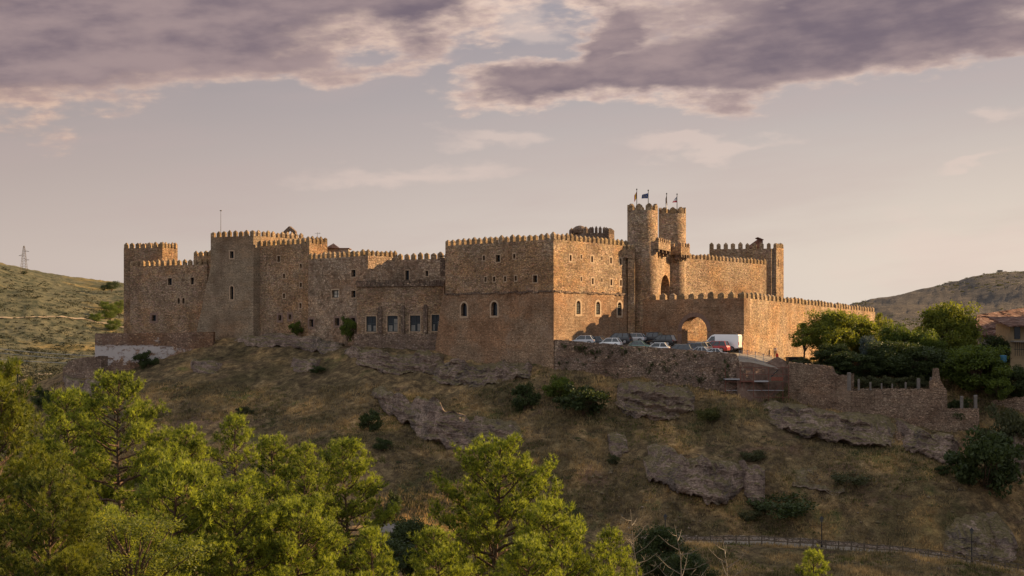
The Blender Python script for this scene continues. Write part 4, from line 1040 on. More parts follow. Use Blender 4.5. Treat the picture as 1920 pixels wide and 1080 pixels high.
# ------------------------------------------------------------------ rock outcrops
def cliff(label, pts_top, pts_bot, push=1.0, depth=4.0, overhang=0.5, seed=0, amp=0.5, Yoff=0.0):
    """a bank of bedded rock: front face between two lines seen in the view, real depth back into the slope"""
    n = max(24, int(abs(pts_top[-1][0] - pts_top[0][0]) / 2.0)); m_ = 22
    ft = np.linspace(0, 1, n)
    tx = np.interp(ft, np.linspace(0, 1, len(pts_top)), [p[0] for p in pts_top]); ty = np.interp(ft, np.linspace(0, 1, len(pts_top)), [p[1] for p in pts_top])
    bx = np.interp(ft, np.linspace(0, 1, len(pts_bot)), [p[0] for p in pts_bot]); by = np.interp(ft, np.linspace(0, 1, len(pts_bot)), [p[1] for p in pts_bot])
    hh_ = np.abs(by - ty).mean(); tp_ = np.minimum(1, np.minimum(ft, 1 - ft) * 9 + 0.15)
    ty = ty + hh_ * 0.55 * (fbm(tx / 22.0, tx * 0 + seed, 4, seed + 50) - 0.5) * tp_ * 1.6 + (1 - tp_) * hh_ * 0.25
    by = by + hh_ * 0.45 * (fbm(bx / 17.0, bx * 0 + seed, 4, seed + 60) - 0.5) * tp_ * 1.6 - (1 - tp_) * hh_ * 0.25
    V = np.zeros((n, m_ + 7, 3))
    Yh_ = np.array([hit(bx[i], by[i]).y for i in range(n)]); wn_ = max(3, n // 4) | 1
    Yh_ = np.convolve(np.pad(Yh_, wn_ // 2, 'edge'), np.ones(wn_) / wn_, 'valid')
    for i in range(n):
        Yb = Yh_[i] - push + Yoff
        slant = 1.2 * float(fbm(np.array(bx[i] / 60.0), np.array(seed * 1.0), 1, seed + 70))
        for j in range(m_):
            f = j / (m_ - 1)
            px = bx[i] * (1 - f) + tx[i] * f; py = by[i] * (1 - f) + ty[i] * f
            ledge = (0.7 + slant) * f + 0.7 * math.floor(f * 3 + slant) / 3
            V[i, j] = P(px, py, Yb + ledge + overhang * (1 - min(1, f * 4)) * 0.8)
        topp = V[i, m_ - 1].copy(); ye = topp[1] + depth + 2.5; ze = TZ(topp[0], ye) - 0.35
        for k, g in enumerate((0.12, 0.35, 0.68, 1.0)): V[i, m_ + k] = (topp[0], topp[1] + (ye - topp[1]) * g, topp[2] + 0.15 * (k < 2) + (ze - topp[2]) * g)
        botp = V[i, 0].copy()
        for k, (dy, dz) in enumerate(((depth + 2.4, -2.0), (depth, -1.2), (1.2, -0.3))): V[i, m_ + 4 + k] = botp + np.array([0, dy, dz])
    X, Y, Z = V[..., 0], V[..., 1], V[..., 2]
    blk = fbm(X / 3.4 + seed, (Z + 0.22 * X) / 0.9, 3, seed) - 0.5
    bed = vnoise(X * 0.10 + 5, (Z + 0.22 * X) / 0.5, seed + 3) - 0.5
    fin = fbm(X / 0.6, Z / 0.35, 3, seed + 5) - 0.5
    taper = np.minimum(1, np.minimum(ft, 1 - ft) * 7)[:, None]
    V[..., 1] -= (amp * (1.1 * blk + 0.9 * bed + 0.6 * fin)) * taper
    V[..., 0] += 0.25 * amp * (vnoise(X / 0.8, Z / 0.6, seed + 8) - 0.5)
    V[..., 2] += 0.25 * amp * (vnoise(X / 0.9 + 7, Y / 0.8, seed + 9) - 0.5)
    V[..., 2] += 0.5 * amp * (fbm(X / 1.3, Y / 1.1, 3, seed + 21) - 0.5)
    V[..., 1] += (1 - taper) * 1.9
    mm = m_ + 7; idx = np.arange(n * mm).reshape(n, mm)
    a = idx[:-1]; b = idx[1:]
    Fq = np.stack([a.ravel(), b.ravel(), np.roll(b, -1, 1).ravel(), np.roll(a, -1, 1).ravel()], 1)
    o = np_mesh('rock_outcrop', V.reshape(-1, 3), Fq, M_rock)
    tag(o, label, 'rock outcrop', 'rock outcrops on the hillside'); return o
cliff('broad pinkish rock face sloping down behind the tall central pine', [(685, 735), (730, 742), (800, 752), (870, 775), (930, 800), (995, 818)], [(690, 750), (740, 778), (790, 822), (860, 846), (930, 838), (995, 826)], 1.6, 5, 0.6, 3, 0.7)
cliff('large undercut boulder-like rock face right of the centre', [(1212, 842), (1260, 850), (1300, 862), (1345, 868), (1398, 872)], [(1206, 878), (1218, 905), (1270, 925), (1330, 940), (1400, 938)], 2.2, 4, 1.1, 21, 0.55)
cliff('dark grey rock ledge below the garden wall', [(1440, 768), (1490, 760), (1545, 768), (1590, 785), (1640, 800), (1700, 812)], [(1440, 800), (1490, 812), (1540, 822), (1600, 832), (1650, 836), (1700, 838)], 1.6, 5, 0.3, 33, 0.9)
cliff('pale layered rock under the right end of the garden wall', [(1690, 812), (1730, 816), (1770, 822), (1808, 828)], [(1685, 845), (1730, 858), (1770, 868), (1800, 872)], 1.4, 5, 0.3, 41, 0.9)
cliff('dark jagged rock below the parked cars', [(1150, 742), (1190, 726), (1240, 726), (1285, 742), (1310, 748)], [(1145, 768), (1190, 780), (1240, 786), (1290, 776), (1315, 762)], 1.0, 4, 0.3, 55, 0.9)
cliff('grey broken rock under the dining hall windows', [(635, 648), (690, 655), (740, 662), (790, 660), (830, 668)], [(640, 672), (690, 690), (740, 700), (790, 700), (835, 706)], 0.8, 4, 0.2, 61, 0.8)
cliff('rubbly rock band at the foot of the hall block', [(800, 690), (850, 678), (900, 682), (960, 690), (1035, 690)], [(795, 722), (850, 730), (900, 728), (960, 712), (1035, 702)], 0.8, 4, 0.2, 67, 0.9)
cliff('grey rock shelf under the western windows', [(430, 638), (500, 628), (560, 630), (640, 640)], [(430, 648), (500, 648), (560, 655), (640, 668)], 0.6, 3, 0.2, 71, 0.5)
cliff('small dark rock slab in the grass on the left slope', [(350, 682), (385, 678), (418, 684)], [(352, 694), (385, 702), (418, 698)], 0.6, 2, 0.2, 77, 0.4)
cliff('rock ledge above the path at the lower right corner', [(1755, 1012), (1800, 1004), (1860, 1018), (1925, 1030)], [(1755, 1028), (1800, 1040), (1860, 1052), (1925, 1060)], 0.8, 3, 0.2, 81, 0.5)
cliff('small overhung rock left of the large boulder', [(1136, 836), (1160, 832), (1182, 838)], [(1138, 848), (1160, 856), (1184, 850)], 0.8, 2, 0.4, 85, 0.4)
cliff('low reddish rock step above the path on the right', [(1465, 893), (1510, 892), (1560, 905), (1600, 912)], [(1470, 908), (1510, 915), (1560, 926), (1600, 926)], 0.7, 3, 0.2, 89, 0.4)
cliff('grey rock end standing beside the boulder', [(1395, 872), (1420, 884), (1440, 892)], [(1392, 930), (1420, 938), (1440, 940)], 1.2, 3, 0.3, 93, 0.4)
cliff('rock step at the right edge under the boundary wall', [(1860, 828), (1890, 822), (1930, 818)], [(1860, 880), (1890, 890), (1930, 890)], 1.0, 3, 0.3, 97, 0.7)
cliff('dark rock shoulder at the foot of the crumbling left wall', [(110, 706), (150, 712), (200, 716)], [(112, 728), (150, 742), (200, 738)], 0.8, 3, 0.3, 99, 0.6)
cliff('small grey rock rib at the start of the pink rock face', [(545, 668), (575, 672), (600, 680)], [(540, 695), (575, 700), (600, 705)], 0.5, 2, 0.2, 101, 0.3)

# ------------------------------------------------------------------ foliage builders (numpy)
def unit(v): return v / np.maximum(np.linalg.norm(v, axis=-1, keepdims=True), 1e-9)
def leaf_quads(C_, size, rs, flat=0.0):
    n = len(C_); a = unit(rs.normal(size=(n, 3)) * np.array([1, 1, 1 - flat])); b = unit(np.cross(a, rs.normal(size=(n, 3))))
    s = size * rs.uniform(0.6, 1.3, (n, 1))
    V = np.stack([C_ - a * s * 0.5, C_ + b * s * 0.28, C_ + a * s * 0.5, C_ - b * s * 0.28], 1).reshape(-1, 3)
    return V, np.arange(4 * n).reshape(n, 4)
def needles(C_, D_, length, k, rs, width=0.022, spread=0.9):
    """tufts at C_ pointing along D_, k thin triangles each"""
    n = len(C_); c = np.repeat(C_, k, 0); d = np.repeat(D_, k, 0)
    dirs = unit(d + rs.normal(size=(n * k, 3)) * spread * 0.62)
    L = length * rs.uniform(0.7, 1.2, (n * k, 1)); side = unit(np.cross(dirs, rs.normal(size=(n * k, 3)))) * width
    base = c - d * 0.02
    V = np.stack([base - side * 0.5, base + side * 0.5, base + dirs * L], 1).reshape(-1, 3)
    return V, np.arange(3 * n * k).reshape(n * k, 3)

def mesh_only(name, V, Fc, mats, smooth=False):
    o = np_mesh(name, V, Fc, mats, smooth=smooth); me = o.data; bpy.data.objects.remove(o); return me

def pine_proto(seed, H=11.0, Rr=3.0, k=16, nb=46, start=0.30, nlen=0.23, nwid=0.032, dens=1.0):
    """returns meshes (trunk with limbs, crown of needle tufts), base at origin"""
    rs = np.random.RandomState(seed); rg = random.Random(seed); mb = MB()
    lean = rg.uniform(-0.03, 0.03), rg.uniform(-0.03, 0.03)
    tp = [Vector((lean[0] * z_ + 0.12 * math.sin(z_ * 0.8 + seed), lean[1] * z_ + 0.12 * math.cos(z_ * 0.7 + seed), z_)) for z_ in np.linspace(0, H, 12)]
    mb.tube(tp, list(np.linspace(0.20, 0.025, 12)), 7)
    mb.tube([(0, 0, -22), (0.1, 0.1, -10), tuple(tp[0])], [0.34, 0.27, 0.20], 7)
    def trunk(z_): f = z_ / H * 11; i = min(10, int(f)); return tp[i].lerp(tp[i + 1], f - i)
    TC, TD = [], []
    for b in range(nb):
        f = start + (1 - start) * ((b + rg.random() * 0.8) / nb) ** 0.92
        a = b * 2.399 + rg.uniform(-0.4, 0.4); g = (f - start) / (1 - start)
        prof = (0.78 + 0.22 * math.sin(min(1, g * 1.5 + 0.25) * math.pi * 0.62)) * (1 - g ** 2.05) ** 0.72 + 0.07
        L = Rr * prof * rg.uniform(0.60, 1.18)
        up = 0.06 + 0.60 * g ** 1.5 + rg.uniform(-0.26, 0.34)
        o = trunk(f * H * 0.985); d = Vector((math.cos(a), math.sin(a), up)).normalized()
        pts = []; ns = 6
        for q in range(ns):
            u_ = q / (ns - 1); pts.append(o + d * L * u_ + Vector((0, 0, (0.20 * u_ * u_ - 0.10 * u_) * L)) + Vector((rg.uniform(-.04, .04), rg.uniform(-.04, .04), rg.uniform(-.04, .04))) * L * (u_ > 0))
        r0 = 0.020 + 0.016 * L
        mb.tube(pts, list(np.linspace(r0, 0.008, ns)), 4, cap=False)
        nsub = max(4, int(L * 5.2 * dens))
        for s_ in range(nsub):
            u_ = 0.46 + 0.54 * (s_ + rg.random()) / nsub; q = min(ns - 2, int(u_ * (ns - 1))); bp = pts[q].lerp(pts[q + 1], u_ * (ns - 1) - q)
            side = 1 if s_ % 2 else -1
            sd2 = (d * 0.8 + Vector((-math.sin(a), math.cos(a), 0)) * side * rg.uniform(0.5, 1.1) + Vector((0, 0, rg.uniform(-0.05, 0.95)))).normalized()
            sl = (0.34 + 0.24 * L) * rg.uniform(0.6, 1.1) * (1.15 - 0.55 * u_)
            ep = bp + sd2 * sl + Vector((0, 0, 0.12 * sl))
            mb.tube([bp, ep], [0.012, 0.006], 3, cap=False)
            nt = max(5, int(sl * 12))
            for q2 in range(nt):
                w_ = 0.35 + 0.65 * (q2 + rg.random() * 0.6) / nt
                c = bp.lerp(ep, w_) + Vector((rg.gauss(0, 0.12), rg.gauss(0, 0.12), rg.gauss(0.05, 0.12)))
                dd = (sd2 * 0.6 + Vector((rg.gauss(0, 0.4), rg.gauss(0, 0.4), 0.75 + rg.gauss(0, 0.2)))).normalized()
                TC.append(c); TD.append(dd)
    TC = np.array([tuple(v) for v in TC]); TD = np.array([tuple(v) for v in TD])
    V, Fc = needles(TC, TD, nlen, k, rs, nwid)
    print('tufts', len(TC), len(Fc))
    me_c = mesh_only('crown', V, Fc, [M_needle])
    o = mb.build('trunk', M_bark); me_t = o.data; bpy.data.objects.remove(o)
    return me_t, me_c, H

def broad_proto(seed, H=7.0, Rr=3.0, clumps=60, leaves=90, size=0.26, mat=M_leaf, trunk_h=0.25, flat=0.85, crad=0.75, spread=1.0, bark=M_bark):
    """broadleaf tree: forked trunk, limbs reaching leaf clumps spread through an uneven crown"""
    rs = np.random.RandomState(seed); rg = random.Random(seed); mb = MB()
    th = H * trunk_h; top = Vector((rg.uniform(-.2, .2), rg.uniform(-.2, .2), th))
    mb.tube([(0, 0, -0.3), (0.05, 0, th * 0.5), tuple(top)], [0.05 * H * 0.5, 0.036 * H * 0.5, 0.03 * H * 0.5], 7)
    CC = []
    for c in range(clumps):
        a = rg.uniform(0, 2 * math.pi); zz_ = rg.uniform(-1, 1); rr_ = math.sqrt(max(0, 1 - zz_ * zz_)) * rg.uniform(0.45, 1.0) ** 0.6
        lump = 0.85 + 0.30 * math.sin(a * 3 + seed) * math.cos(zz_ * 4 + seed)
        CC.append(Vector((math.cos(a) * rr_ * Rr * lump, math.sin(a) * rr_ * Rr * lump, th + (H - th) * (0.5 + 0.5 * zz_ * lump * flat))))
    limbs = sorted(CC, key=lambda v: -v.length)[:max(6, clumps // 3)]
    for v in limbs:
        m1 = top.lerp(v, 0.45) + Vector((rg.uniform(-.3, .3), rg.uniform(-.3, .3), 0.25))
        mb.tube([tuple(top - Vector((0, 0, 0.2))), tuple(m1), tuple(v)], [0.022 * H * 0.5, 0.013 * H * 0.5, 0.01], 4, cap=False)
    L = []
    for v in CC:
        r = crad * rg.uniform(0.6, 1.25) * Rr * 0.38; n = int(leaves * rg.uniform(0.6, 1.3))
        p = unit(rs.normal(size=(n, 3))) * (rs.uniform(0, 1, (n, 1)) ** 0.45) * r * np.array([1.15, 1.15, 0.75]); L.append(p + np.array(tuple(v)))
    L = np.concatenate(L); V, Fc = leaf_quads(L, size, rs)
    me_c = mesh_only('crown', V, Fc, [mat]); o = mb.build('trunk', bark); me_t = o.data; bpy.data.objects.remove(o)
    return me_t, me_c, H

def place_tree(proto, name, loc, sc, rz, label, cat, group=None, crown_mat=None, names=('trunk', 'crown')):
    e = empty(name, loc, rz); e.scale = sc if isinstance(sc, tuple) else (sc, sc, sc)
    for me, nm in zip(proto[:2], names):
        o = bpy.data.objects.new(nm, me); col.objects.link(o); o.parent = e
        if nm == names[1] and crown_mat:
            o.material_slots[0].link = 'OBJECT'; o.material_slots[0].material = crown_mat
    tag(e, label, cat, group); return e

# ------------------------------------------------------------------ foreground pines
PP = [pine_proto(11, 12, 3.1, 14, 74), pine_proto(23, 12, 2.7, 14, 70, 0.34), pine_proto(37, 12, 3.5, 14, 84, 0.26), pine_proto(53, 12, 2.3, 13, 54, 0.32)]
P_near = pine_proto(71, 12, 3.3, 26, 86, 0.22, 0.20, 0.018, 1.2)
def pine(px, py, Y, wpx, pi_, rz, label, near=False, mat=None):
    """tip at px,py, distance Y, full crown width wpx (pixels)"""
    tip = P(px, py + 12, Y); g = TZ(tip.x, tip.y) - 0.2; h = tip.z - g
    pr = P_near if near else PP[pi_]; rad = {0: 3.1, 1: 2.7, 2: 3.5, 3: 2.3}[pi_] if not near else 3.3
    sx = (wpx * 1.04 / F * Y / 2) / rad
    sz = sx * 1.12; e = place_tree(pr, 'pine_tree', (tip.x, tip.y, g), (sx, sx, sz), rz, label, 'pine tree', 'sunlit pines in the foreground', mat)
    for ch in [q for q in col.objects if q.parent is e]: ch.location = (0, 0, h / sz - 12.0)
pines = [
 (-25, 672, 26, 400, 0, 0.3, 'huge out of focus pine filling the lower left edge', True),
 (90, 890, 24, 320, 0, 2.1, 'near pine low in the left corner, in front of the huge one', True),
 (224, 698, 46, 215, 0, 1.0, 'pine with the highest tip left, under the whitewashed wall', False),
 (128, 728, 50, 200, 1, 4.0, 'pine between the huge left pine and the high-tipped one', False),
 (345, 800, 50, 190, 2, 2.2, 'rounded pine right of the high-tipped left pine', False),
 (442, 772, 56, 150, 3, 0.4, 'narrow pine with a small round top on the left', False),
 (520, 812, 60, 160, 1, 3.3, 'small-topped pine left of the forked pine', False),
 (568, 824, 57, 120, 3, 5.1, 'slim dark-topped pine close beside the open pine', False),
 (646, 822, 60, 190, 0, 2.9, 'open pine with its trunk showing, left of the gap', False),
 (300, 870, 41, 300, 1, 5.5, 'wide pine in the lower left, in front of the rounded one', False),
 (430, 905, 42, 260, 2, 0.9, 'low pine at the bottom between the two left groups', False),
 (555, 935, 43, 250, 0, 4.4, 'low pine under the slim dark-topped one', False),
 (705, 985, 47, 180, 3, 1.5, 'low pine below the gap with the open pine behind', False),
 (925, 826, 62, 290, 2, 0.55, 'tall central pine with a pointed top and visible trunk', False),
 (1050, 940, 58, 230, 1, 2.6, 'pine leaning on the right flank of the tall central pine', False),
 (1140, 985, 60, 150, 3, 3.9, 'small pine tip at the right end of the pine group', False),
 (832, 990, 50, 190, 1, 1.9, 'low shaded pine left of the central trunk', False),
 (1528, 1026, 44, 130, 3, 0.2, 'lone small yellow-green pine tip at the bottom right', False),
 (985, 1010, 48, 240, 0, 5.0, 'low pine in front of the central trunk', False),
 (215, 960, 36, 260, 2, 3.0, 'pine at the bottom left beside the glossy-leaved tree', False),
]
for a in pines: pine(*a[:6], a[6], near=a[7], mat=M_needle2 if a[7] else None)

# ------------------------------------------------------------------ broadleaf trees and shrubs
B1 = broad_proto(101, 8, 3.2, 110, 190, 0.25)
B2 = broad_proto(103, 8, 2.8, 85, 190, 0.25, trunk_h=0.22)
B3 = broad_proto(107, 8, 3.2, 34, 110, 0.32, trunk_h=0.38, crad=0.62)          # open crown
S1 = broad_proto(211, 2.4, 1.6, 34, 120, 0.20, M_leaf_d, trunk_h=0.06, crad=0.8)
S2 = broad_proto(213, 2.0, 1.7, 26, 110, 0.20, M_leaf_d, trunk_h=0.06, crad=0.9)
S0 = broad_proto(217, 1.0, 0.9, 10, 34, 0.16, M_leaf_o, trunk_h=0.06, crad=0.9)
BN = broad_proto(119, 6, 2.6, 70, 200, 0.11, trunk_h=0.2, mat=M_leaf_y, crad=0.6)
def tree_px(proto, rad, px, ptop, pbase, wpx, Y, label, cat='tree', name='broadleaf_tree', group=None, mat=None, rz=None, ground_=False):
    b = P(px, pbase, Y)
    sx = wpx / F * Y / 2 / (rad * 1.12); sz = (pbase - ptop) / F * Y / (proto[2] * 1.04)
    return place_tree(proto, name, (b.x, b.y, b.z), (sx, sx, sz), RND.uniform(0, 6.28) if rz is None else rz, label, cat, group, mat, names=('trunk' if cat == 'tree' else 'stem', 'crown' if cat == 'tree' else 'foliage'))
G_ = 'trees in the garden below the castle'
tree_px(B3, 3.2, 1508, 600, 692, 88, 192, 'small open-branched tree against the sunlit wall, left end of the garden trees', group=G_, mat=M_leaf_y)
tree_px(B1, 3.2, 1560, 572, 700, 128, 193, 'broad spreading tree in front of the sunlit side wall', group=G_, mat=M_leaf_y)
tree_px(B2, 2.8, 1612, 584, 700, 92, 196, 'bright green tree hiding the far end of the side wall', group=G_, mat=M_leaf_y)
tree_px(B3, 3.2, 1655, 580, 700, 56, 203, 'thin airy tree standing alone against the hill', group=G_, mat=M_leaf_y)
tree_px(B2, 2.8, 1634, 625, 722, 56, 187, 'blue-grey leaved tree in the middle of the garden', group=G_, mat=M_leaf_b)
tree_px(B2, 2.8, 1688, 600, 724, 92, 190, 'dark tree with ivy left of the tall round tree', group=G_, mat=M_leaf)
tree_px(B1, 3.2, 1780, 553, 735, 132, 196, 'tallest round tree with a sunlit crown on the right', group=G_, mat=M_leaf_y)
tree_px(B2, 2.8, 1740, 612, 730, 80, 189, 'green tree filling the gap left of the tallest round tree', group=G_, mat=M_leaf)
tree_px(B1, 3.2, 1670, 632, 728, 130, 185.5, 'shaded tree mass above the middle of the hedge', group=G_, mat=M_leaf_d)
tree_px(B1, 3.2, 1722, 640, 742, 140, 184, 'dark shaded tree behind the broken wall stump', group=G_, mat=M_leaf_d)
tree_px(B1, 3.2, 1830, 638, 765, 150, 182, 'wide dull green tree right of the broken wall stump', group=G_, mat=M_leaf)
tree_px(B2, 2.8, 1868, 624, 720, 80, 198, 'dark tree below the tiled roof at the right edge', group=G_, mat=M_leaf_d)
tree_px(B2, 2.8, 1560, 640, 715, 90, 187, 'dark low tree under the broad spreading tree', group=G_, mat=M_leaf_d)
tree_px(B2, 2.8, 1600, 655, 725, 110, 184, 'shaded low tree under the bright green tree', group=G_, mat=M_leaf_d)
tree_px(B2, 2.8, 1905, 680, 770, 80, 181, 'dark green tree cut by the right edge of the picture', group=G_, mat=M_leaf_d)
H_ = 'hedge shrubs on top of the garden wall'
for px, w_, lab in ((1612, 40, 'hedge shrub at the left end behind the thin pillar'), (1640, 46, 'hedge shrub left of the middle'), (1668, 44, 'hedge shrub in the middle of the row'), (1697, 46, 'hedge shrub right of the middle'), (1724, 36, 'hedge shrub at the right end by the wide pale pillar')):
    tree_px(S1, 1.6, px, 703, 731, w_, 179.6, lab, 'shrub', 'hedge_shrub', H_, M_leaf_o)
tree_px(S1, 1.6, 1500, 668, 700, 62, 189.5, 'olive shrub under the open-branched tree', 'shrub', 'shrub', None, M_leaf_o)
tree_px(S1, 1.6, 1540, 676, 706, 60, 186.5, 'low olive shrub behind the sloping end of the garden wall', 'shrub', 'shrub', None, M_leaf_o)
tree_px(S1, 1.6, 1872, 700, 748, 62, 178, 'rounded dark shrub above the right boundary wall', 'shrub', 'shrub', None, M_leaf)
tree_px(S1, 1.6, 1800, 742, 800, 70, 177.5, 'dark ivy shrub behind the pillars of the low wall', 'shrub', 'shrub', None, M_leaf_d)

def bush(px, ptop, pbase, wpx, label, mat=None, proto=None, rad=None, group='dark shrubs on the hillside', Y=None, name='hillside_shrub'):
    if Y is None: Y = hit(px, pbase).y
    pr = proto or S1; rd = rad or 1.6
    return tree_px(pr, rd, px, ptop, pbase + 3, wpx, Y, label, 'shrub', name, group, mat)
bush(1048, 700, 752, 66, 'round green bush at the foot of the retaining wall, brightest of the three', M_leaf)
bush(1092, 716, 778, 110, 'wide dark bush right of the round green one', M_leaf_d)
bush(985, 712, 770, 62, 'dark bush left of the round green one')
bush(694, 765, 810, 54, 'dark bush left of the pink rock face, upper of two')
bush(716, 818, 845, 40, 'dark bush left of the pink rock face, lower of two')
bush(1460, 925, 968, 150, 'wide low bramble right of the undercut rock', M_leaf_d, S2, 1.7)
bush(1408, 955, 975, 50, 'small shrub at the left end of the low bramble', M_leaf_o, S2, 1.7)
bush(270, 655, 690, 40, 'rounded dark bush against the whitewashed wall')
bush(292, 668, 686, 16, 'tiny dark bush right of the whitewashed wall bush')
bush(80, 722, 765, 46, 'dark bush among the pines at the far left')
bush(555, 600, 627, 30, 'leafy bush under the windows of the western wing', M_leaf, Y=220.5)
bush(652, 590, 636, 36, 'straggly bush before the dark windows of the middle wing', M_leaf, Y=210)
bush(650, 592, 625, 20, 'thin climbing bush on the wall of the middle wing', M_leaf_o, S2, 1.7, Y=211.5)
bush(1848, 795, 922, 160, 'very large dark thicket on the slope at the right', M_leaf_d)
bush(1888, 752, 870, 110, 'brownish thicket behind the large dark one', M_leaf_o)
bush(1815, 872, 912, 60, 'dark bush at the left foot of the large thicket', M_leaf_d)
bush(1326, 762, 788, 60, 'yellow-green grassy shrub above the undercut rock', M_grass_g, S2, 1.7)
bush(1270, 862, 872, 30, 'small green shrub on top of the undercut rock', M_leaf_o, S2, 1.7)
bush(738, 915, 975, 34, 'dark conical bush in the gap between the pines')
bush(596, 684, 700, 34, 'low dark bush on the slope below the western wing')
bush(458, 760, 778, 40, 'low olive bush above the narrow pine', M_leaf_o)
bush(1590, 885, 908, 90, 'soft green shrub patch in the dry grass, right of the bramble', M_leaf_o, S2, 1.7)
bush(1410, 842, 862, 60, 'green shrub patch above the rock crack', M_leaf_o, S2, 1.7)
bush(1150, 850, 872, 26, 'small green shrub under the small overhung rock', M_leaf_o)
bush(1768, 870, 890, 30, 'small dark shrub below the layered rock', M_leaf_d)
rg = random.Random(17)
# weeds rooted in the retaining wall
for k in range(60):
    f_ = rg.uniform(0.02, 0.97); p_ = W0.lerp(W1, f_); zt = 0.22 - 1.84 * f_; z_ = zt - rg.uniform(0.6, 4.2); n2_ = Vector((-0.27, -0.96))
    q_ = p_ + n2_ * (0.10 + (zt - z_) / 9 * 0.5 * 1.0); s_ = rg.uniform(0.25, 0.6) * (1.7 if rg.random() < 0.2 else 1)
    place_tree(S0, 'wall_weed', (q_.x, q_.y, z_), (s_, s_ * 0.7, s_ * rg.uniform(0.8, 1.5)), rg.uniform(0, 6), 'small weed growing out of the retaining wall', 'plant', 'weeds in the retaining wall', rg.choice((M_leaf_d, M_leaf_d, M_leaf_o)), names=('stem', 'foliage'))
# bushes on the far hills
rg = random.Random(29)
SF = broad_proto(219, 2.4, 1.6, 30, 420, 0.085, M_leaf_d, trunk_h=0.06, crad=0.8)
def far_bush(px, py, wpx, hpx, label, group=None, mat=None, y0=300, Y=None, name='hill_shrub', cat='shrub'):
    Y = Y or hit(px, py, y0, 1200).y; b = P(px, py, Y); s = wpx / F * Y / 1.9
    return place_tree(S0 if wpx < 14 else SF, name, (b.x, b.y, b.z - 0.3), (s, s, hpx / F * Y / 1.0) if wpx < 14 else (s / 1.75, s / 1.75, hpx / F * Y / 2.4), rg.uniform(0, 6), label, cat, group, mat, names=('stem', 'foliage'))
far_bush(46, 514, 14, 8, 'round dark tree at the foot of the lattice pylon', None, M_leaf_d, Y=722, name='hill_tree', cat='tree')
far_bush(209, 544, 38, 19, 'rounded dark tree on the left skyline beside the castle', None, M_leaf_d, Y=712, name='hill_tree', cat='tree')
far_bush(194, 544, 14, 9, 'small tree at the left of the skyline tree', None, M_leaf_d, Y=713, name='hill_tree', cat='tree')
for i_, (px, py, w_, h2) in enumerate(((205, 600, 40, 34), (180, 604, 30, 20), (222, 590, 30, 30), (212, 620, 36, 24), (196, 580, 24, 18))):
    far_bush(px, py, w_, h2, ('soft green tree, the widest of the grove on the left hill', 'low green tree at the left of the grove on the left hill', 'green tree of the grove touching the castle edge', 'lowest green tree of the grove on the left hill', 'topmost green tree of the grove on the left hill')[i_], 'grove on the left hill', M_leaf, name='grove_tree', cat='tree')
for px, py, w_, h2, lab in ((1640, 575, 14, 6, 'wide dark bush on the right skyline just past the end of the side wall'), (1664, 573, 9, 5, 'second small bush along the right skyline from the castle wall'), (1684, 570, 12, 6, 'largest dark bush in the middle of the low saddle skyline'), (1700, 577, 10, 5, 'dark bush a little below the low saddle skyline'), (1722, 566, 8, 4, 'small bush where the low saddle skyline starts to rise'),
        (1745, 556, 10, 6, 'rounded bush at the foot of the rising right skyline'), (1758, 551, 6, 4, 'tiny bush highest on the rising right skyline')):
    far_bush(px, py, w_, h2, lab, 'bushes on the right skyline', M_leaf_d, Y=775)
def scrub(name, n, seed, mat, Xf, rad, leaf, per, label, cond, zs=0.55):
    """ground-hugging scrub too dense to count: leaf clumps over the ground"""
    rs = np.random.RandomState(seed); X, Y = Xf(rs, n); k = cond(X, Y); X, Y = X[k], Y[k]; Z = terrain(X, Y)
    r = rad * rs.uniform(0.4, 1.5, len(X)) * (0.6 + 0.8 * vnoise(X / (rad * 14), Y / (rad * 14), seed)); m = len(X) * per
    d = unit(rs.normal(size=(m, 3))) * (rs.uniform(0, 1, (m, 1)) ** 0.5); d[:, 2] = np.abs(d[:, 2]) * zs
    C_ = np.repeat(np.stack([X, Y, Z - 0.05], 1), per, 0) + d * np.repeat(r, per)[:, None] * np.array([1.35, 1.1, 1])
    V, Fc = leaf_quads(C_, leaf, rs); o = np_mesh(name, V, Fc, mat); tag(o, label, 'scrub', kind='stuff'); return o
def near_xy(rs, n): Y = rs.uniform(121, 226, n); return rs.uniform(-0.40, 0.40, n) * Y, Y
def outside_castle(X, Y):
    px = X / Y * F + CX; py_ = np.interp(px, [q[0] for q in PATH], [q[2] for q in PATH])
    return ~((X > -72) & (X < 31) & (Y > 189 + np.clip(-X - 8, 0, 100) * 0.45)) & ~((px > 1050) & (np.abs(Y - py_ - 1) < 2.5)) & ~((px > 1380) & (px < 1500) & (Y > 180) & (Y < 200))
scrub('low_scrub', 2600, 91, M_leaf_o, near_xy, 0.62, 0.17, 46, 'olive-brown low scrub scattered over the slope', lambda X, Y: outside_castle(X, Y) & (fbm(X / 11 + 2, Y / 8, 4, 61) > 0.50))
scrub('dark_scrub', 1300, 92, M_leaf_d, near_xy, 0.60, 0.17, 50, 'darker green low scrub in patches on the slope', lambda X, Y: outside_castle(X, Y) & (fbm(X / 9 + 21, Y / 7, 4, 63) > 0.56))
M_heath = leaf_mat('russet_heath', (0.075, 0.050, 0.034), (0.15, 0.10, 0.065), 0.25, 1.2, tcol=(1, .9, .8), rough=0.9)
scrub('russet_heath', 3200, 93, M_heath, near_xy, 0.55, 0.15, 40, 'dry russet heath plants covering parts of the slope', lambda X, Y: outside_castle(X, Y) & (fbm(X / 10 + 51, Y / 8, 4, 65) > 0.52))
def leftfar(rs, n): Y = np.exp(rs.uniform(math.log(300), math.log(730), n)); return rs.uniform(-0.40, -0.26, n) * Y, Y
M_hs = leaf_mat('hill_scrub_leaves', (0.030, 0.032, 0.018), (0.075, 0.070, 0.040), 0.2, 0.1, tcol=(1, 1, .8), rough=0.9)
